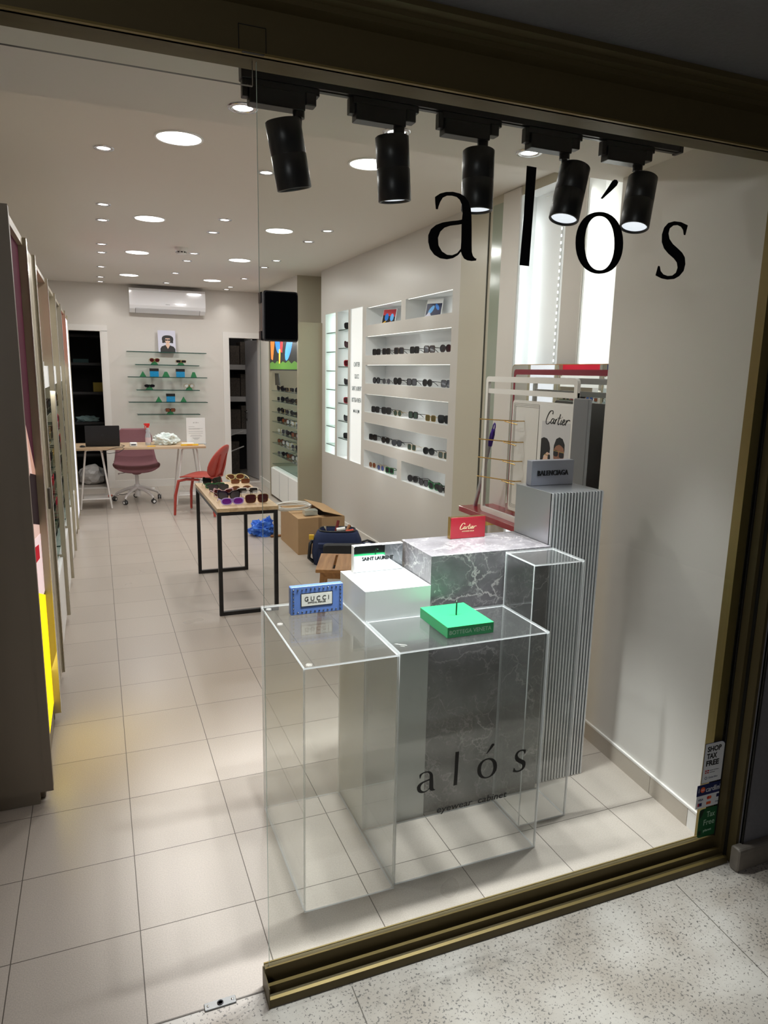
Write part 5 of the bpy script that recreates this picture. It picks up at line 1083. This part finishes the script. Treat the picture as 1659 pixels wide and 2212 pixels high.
text('H', .09, .13, .0006, M_BLKTXT, t, 'black_mark', origin=(.1692, .0, 1.42), ux=(0, -1, 0), uz=(0, 0, 1), bold=.03, shear=.2)
# far niches with one pair each
for (y0, y1, z0, z1), (fm, lm, lb) in zip(FN, ((F_BLK, L_BLK, 'black'), (F_RED, L_BUR, 'red'), (F_BLK, L_GRY, 'dark grey'), (F_TOR, L_OLV, 'brown'))):
    glasses('square', fm, lm, (2.50, 5.80, z0+.001), R(-60), '%s glasses in a small lit niche at the far right wall' % lb, 'glasses in the far small niches', join=True)
    lamp('small_niche_glow', 'AREA', (2.465, (y0+y1)/2, z1-.006), .35, (1, 1, 1), .02, sy=.36, target=(2.53, (y0+y1)/2, z1-.15))

# ================================================================= WALL OF CABINETS ON THE LEFT
XF_ = .072; ZT2 = 2.10
M_FIN = mat('cabinet_tan', (176, 166, 142), .3, spec=.6); M_EDGE = mat('satin_aluminium', (206, 202, 192), .25, metal=.7)
M_BACKL = mat('lit_cabinet_back', (246, 248, 248), .5, emit=(250, 252, 252), es=.50)
def lightm(n, c, e): return mat(n, c, .8, spec=.1, emit=c, es=e)
# A: lit picture bay next to the window
t = thing('display_cabinet', 'near end cabinet with broad plain shaded tan side and a lit portrait panel', 'cabinet', (-.18, -.275, 0))
MB().box(-.27, .252, -.345, -.30, .052, ZT2).box(.225, .2535, -.3465, -.345, .052, ZT2).build('side_panel', M_TANSHADE, t)
MB().box(-.27, .205, -.335, .30, .0, .052).box(.205, .222, -.30, .30, .005, .10).build('plinth', M_TANSHADE, t)
MB().box(-.26, -.24, -.30, .30, .052, ZT2).build('back_panel', M_TAN, t); MB().box(-.24, .24, -.30, .30, ZT2-.03, ZT2).build('top_panel', M_TAN, t)
PP = lambda u, v, w: (.222+w, -.298+u*.598, .105+v*1.965)
polyart('lit_picture', t, [([(0, 0), (1, 0), (1, 1), (0, 1)], lightm('poster_plum', (78, 34, 48), .22)), ([(0, .74), (.5, .66), (1, .54), (1, .30), (.6, .24), (0, .24)], lightm('poster_skin', (226, 192, 182), .5)), ([(.55, .64), (1, .54), (1, .48), (.8, .52)], lightm('poster_peach', (206, 160, 142), .4)),
    ([(.1, .48), (1, .42), (1, .53), (.6, .55), (.2, .52)], lightm('poster_dark', (40, 26, 30), .3)), ([(0, .28), (1, .27), (1, .40), (0, .44)], lightm('poster_pink', (236, 212, 214), .6)), ([(.2, .385), (.8, .36), (.8, .39), (.2, .42)], lightm('poster_red', (170, 24, 40), .7)),
    ([(0, 0), (1, 0), (1, .26), (.5, .31), (0, .29)], lightm('poster_yellow', (246, 212, 20), 1.3))], PP, None, .001, .0005)
lamp('picture_glow', 'AREA', (.058, -.10, .30), .7, (1, .84, .2), .25, sy=.35, target=(1.0, -.10, 0))
MB().box(-.24, .252, .30, .340, .052, ZT2).box(.252, .254, .298, .342, .052, ZT2, 1).build('side_panel', [M_FIN, M_EDGE], t)
# B: narrow closed door
t = thing('display_cabinet', 'narrow closed tan cabinet with a hinged full-height door, second from the window', 'cabinet', (-.18, .285, 0))
MB().box(-.24, .222, -.212, .215, .0, ZT2-.002).build('body', M_TAN, t)
d = MB().rbox(.224, .240, -.208, .200, .06, ZT2-.01, .003).build('door', M_FIN, t); MB().box(.2405, .243, .188, .200, .06, ZT2-.01).build('edge_strip', M_EDGE, d)
MB().box(.2402, .2406, -.15, -.145, .06, ZT2-.01).box(.2402, .2406, .05, .054, .06, ZT2-.01).build('door_groove', M_BLACK, d)
MB().rbox(.240, .252, .10, .13, .93, 1.03, .003).build('lock', mat('lock_grey', (96, 92, 88), .4), d)
CB = [(.50, 1.42), (1.42, 2.28), (2.28, 3.14), (3.14, 4.03)]
PC = [('poster_scarlet', (140, 34, 38)), ('poster_white', (238, 236, 232)), ('poster_navy', (58, 70, 110)), ('poster_crimson', (200, 44, 62))]
CN = ['third', 'fourth', 'fifth', 'sixth']
for i, (y0, y1) in enumerate(CB):
    t = thing('display_cabinet', 'shelf cabinet with a lit %s picture on top, %s left cabinet from the window' % (['scarlet', 'white', 'navy', 'crimson'][i], CN[i]), 'cabinet', (-.18, (y0+y1)/2, 0)); hw = (y1-y0)/2-.002
    MB().box(-.24, .250, -hw, -hw+.045, .05, ZT2-i*.003).box(.250, .2525, -hw-.001, -hw+.046, .05, ZT2-i*.003, 1).build('side_panel', [M_FIN, M_EDGE], t)
    MB().box(-.20, .225, -hw-.0012, -hw-.0003, .45, 1.60).build('side_mirror', M_MIRROR, t) if i else None
    if i == 3: MB().box(-.24, .250, hw-.01, hw+.018, .05, ZT2).box(.250, .2525, hw-.011, hw+.019, .05, ZT2, 1).build('side_panel', [M_FIN, M_EDGE], t)
    MB().box(-.24, -.22, -hw+.045, hw, .05, ZT2-.03).build('back_panel', M_BACKL, t); MB().box(-.24, .24, -hw+.045, hw, ZT2-.03, ZT2-.01).build('top_panel', M_TAN, t)
    MB().box(-.22, .20, -hw, hw, 0, .05).box(-.2, .215, -hw+.045, hw, .05, .44).build('lower_cabinet', M_WHITE, t)
    for s_ in (0, 1):
        y_ = -hw+.05+s_*(2*hw-.05)/2; MB().rbox(.216, .232, y_, y_+(2*hw-.06)/2, .06, .435, .003).build('door', M_WHITE, t)
    hd = MB().box(.205, .222, -hw+.045, hw, 1.48, 1.60).build('header', mat('header_white', (240, 240, 238), .4, emit=(250, 250, 250), es=.3), t)
    if i == 2: text('SAINT LAURENT', .66, .045, .0006, M_BLKTXT, hd, origin=(.2225, -.33, 1.515), ux=(0, 1, 0), uz=(0, 0, 1), bold=.015)
    if i == 1: text('GUCCI', .34, .045, .0006, M_BLKTXT, hd, origin=(.2225, -.17, 1.515), ux=(0, 1, 0), uz=(0, 0, 1), bold=.015)
    MB().box(.18, .205, -hw+.045, hw, 1.60, 1.625).build('picture_ledge', M_WHITE, t)
    A = lambda u, v, w, hw=hw: (.200+w, -hw+.05+u*(2*hw-.055), 1.63+v*.43)
    base = lightm(*PC[i], .3); sh = [([(0, 0), (1, 0), (1, 1), (0, 1)], base)]
    if i == 0: sh += [(sel(2, .22, .34, 20, 0, .6, .5), lightm('poster_skin', (226, 192, 182), .5)), ([(.3, .0), (.95, 0), (.8, .25), (.45, .25)], lightm('poster_dark', (40, 26, 30), .3))]
    if i == 2: sh += [(sel(2, .10, .2, 16, 0, .35, .3), lightm('poster_steel', (92, 120, 160), .5)), (sel(2, .10, .2, 16, 0, .65, .3), lightm('poster_steel', (92, 120, 160), .5))]
    polyart('lit_picture', t, sh, A, None, .001, .0004)
    for k, z in enumerate((1.33, 1.165, 1.0, .835, .67, .505)):
        gshelf('shelf', '', -.21, .222, -hw+.046, hw-.002, z, None, t, .006)
        N_ = 5 if i else 4
        for j in range(N_):
            st_ = ['square', 'round', 'cat', 'rect', 'butterfly', 'aviator'][(i+2*k+j) % 6]; fm = [F_BLK, F_BLK, F_TOR, F_GLD, F_BLK, F_RED, F_BLK][(i*3+k+j) % 7]; lm = [L_BLK, L_GRY, L_BLK, L_BRN, L_BLU][(i+k*2+j) % 5]
            glasses(st_, fm, lm, (.010, (y0+y1)/2-hw+.135+j*(2*hw-.235)/(N_-1), z+.0005), R(90), '%s-framed glasses with %s lenses, %s along %s shelf of %s left cabinet' % (FN_[fm.name], LN_[lm.name], ORD[j], ORD[k], CN[i]), 'eyewear in the left cabinets', .0018 if fm is F_GLD else .005, 1.1, join=True)
t = thing('display_cabinet', 'last left cabinet with a bright lit vertical edge beside the desk', 'cabinet', (-.18, 4.44, 0))
MB().box(-.24, .235, -.385, .33, .0, 2.10).build('body', M_TAN, t); MB().box(.235, .25, .28, .33, .05, 2.10).build('side_panel', M_FIN, t); MB().box(.2352, .245, -.30, .27, .10, 2.05).build('lit_panel', lightm('lit_edge', (236, 238, 250), .6), t)
lamp('left_cabinet_glow', 'AREA', (-.02, 1.4, 1.46), 2.5, (1, 1, 1), .05, sy=1.6, target=(-.12, 1.4, 0)); lamp('left_cabinet_glow', 'AREA', (-.02, 3.2, 1.46), 2.5, (1, 1, 1), .05, sy=1.6, target=(-.12, 3.2, 0))

# ================================================================= STORAGE ROOMS BEHIND THE BACK WALL
t = thing('storage_rack', 'black storage rack inside the dark left doorway', 'shelf rack', (.10, 7.75, 0))
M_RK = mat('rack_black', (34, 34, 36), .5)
for x in (-.44, .44):
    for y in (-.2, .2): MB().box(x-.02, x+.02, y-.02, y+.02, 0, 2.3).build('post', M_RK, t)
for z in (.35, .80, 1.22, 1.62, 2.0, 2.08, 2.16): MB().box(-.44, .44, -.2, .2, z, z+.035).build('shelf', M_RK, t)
o = crumple(.17, .15, .15, .16, 3, 3, 3, .2).build('white_plastic_bag', mat('white_film', (200, 198, 196), .4)); o.location = (.18, 7.25, 0); tag(o, 'stuffed white plastic bag on the floor in the dark left doorway', 'bag')
o = crumple(.14, .10, .05, .3, 8, 3, 3, .4).build('folded_cloths', mat('pale_cloths', (140, 168, 170), .8)); o.location = (.16, 7.66, .8375); tag(o, 'heap of pale blue cloths on the black storage rack', 'cloth')
o = MB().rbox(-.07, .07, -.06, .06, 0, .13, .004).build('yellow_carton', mat('carton_yellow', (150, 130, 40), .6)); o.location = (.33, 7.64, 1.0-.165+.0); o.location.z = 1.256; tag(o, 'yellow carton on the black storage rack', 'box')
o = MB().rbox(-.10, .10, -.07, .07, 0, .05, .004).build('teal_box', mat('carton_teal', (30, 70, 74), .6)); o.location = (.12, 7.62, 1.656); tag(o, 'dark teal flat box on an upper shelf of the black rack', 'box')
t = thing('storage_shelf', 'grey storage shelf crammed with dark goods inside the right doorway', 'shelf rack', (2.22, 7.95, 0))
M_SHG = mat('shelf_grey_white', (176, 174, 172), .5)
for z in (.62, 1.12, 1.60): MB().box(-.38, .30, -.25, .28, z, z+.075).build('shelf', M_SHG, t)
for x in (-.40, .30): MB().box(x, x+.02, -.25, .28, 0, 2.3).build('side_panel', M_SHG, t)
M_GD = mat('patterned_goods', (74, 66, 58), .7, noise_amt=.9, nscale=45)
for z, h, n_ in ((.696, .36, 'lower'), (1.196, .34, 'middle'), (1.676, .34, 'upper')):
    for j, x in enumerate((-.30, -.12, .06, .22)):
        o = MB().rbox(-.075, .075, -.16, .16, 0, h-.03*((j*7) % 3), .006).build('stored_carton', M_GD if j != 1 or z < 1.5 else mat('blue_binder', (60, 90, 160), .5)); o.location = (2.22+x, 7.92, z); tag(o, 'dark carton on the %s shelf of the right storage room, %s from the left' % (n_, ORD[j]), 'box', 'cartons in the right storage room')
o = MB().rbox(-.19, .19, -.14, .14, 0, .50, .006).build('stored_carton', M_GD); o.location = (2.14, 7.93, 0); tag(o, 'large patterned dark carton on the floor of the right storage room', 'box')
t = thing('folding_frame', 'pale metal frame leaning in the right storage room', 'frame', (2.10, 7.5, 0)); MB().tube([(-.05, 0, .012), (.0, .05, .60), (.25, .05, .68)], .012, 6).tube([(-.03, 0, .35), (.25, .03, .45)], .010, 6).build('tubes', M_SHG, t)
t = thing('grey_door', 'grey inner door standing open into the right storage room', 'door', (2.50, 6.95, 0), math.atan2(7.55-6.95, 2.415-2.50))
MB().rbox(0, .60, -.02, .02, .008, 2.02, .002).build('leaf', M_GREY, t)
h = MB().lathe([(.025, 0), (.025, .008)], Matrix.Translation((.55, .02, .98)) @ Matrix.Rotation(R(-90), 4, 'X'), 16).tube([(.55, .025, .98), (.55, .06, .98), (.45, .062, .98)], .009, 8).lathe([(.022, 0), (.022, .008)], Matrix.Translation((.55, .02, .86)) @ Matrix.Rotation(R(-90), 4, 'X'), 16).build('door_handle', M_CHROME, t)
lamp('storage_light', 'AREA', (2.35, 7.45, 2.5), 2.2, (1, .95, .9), .3)
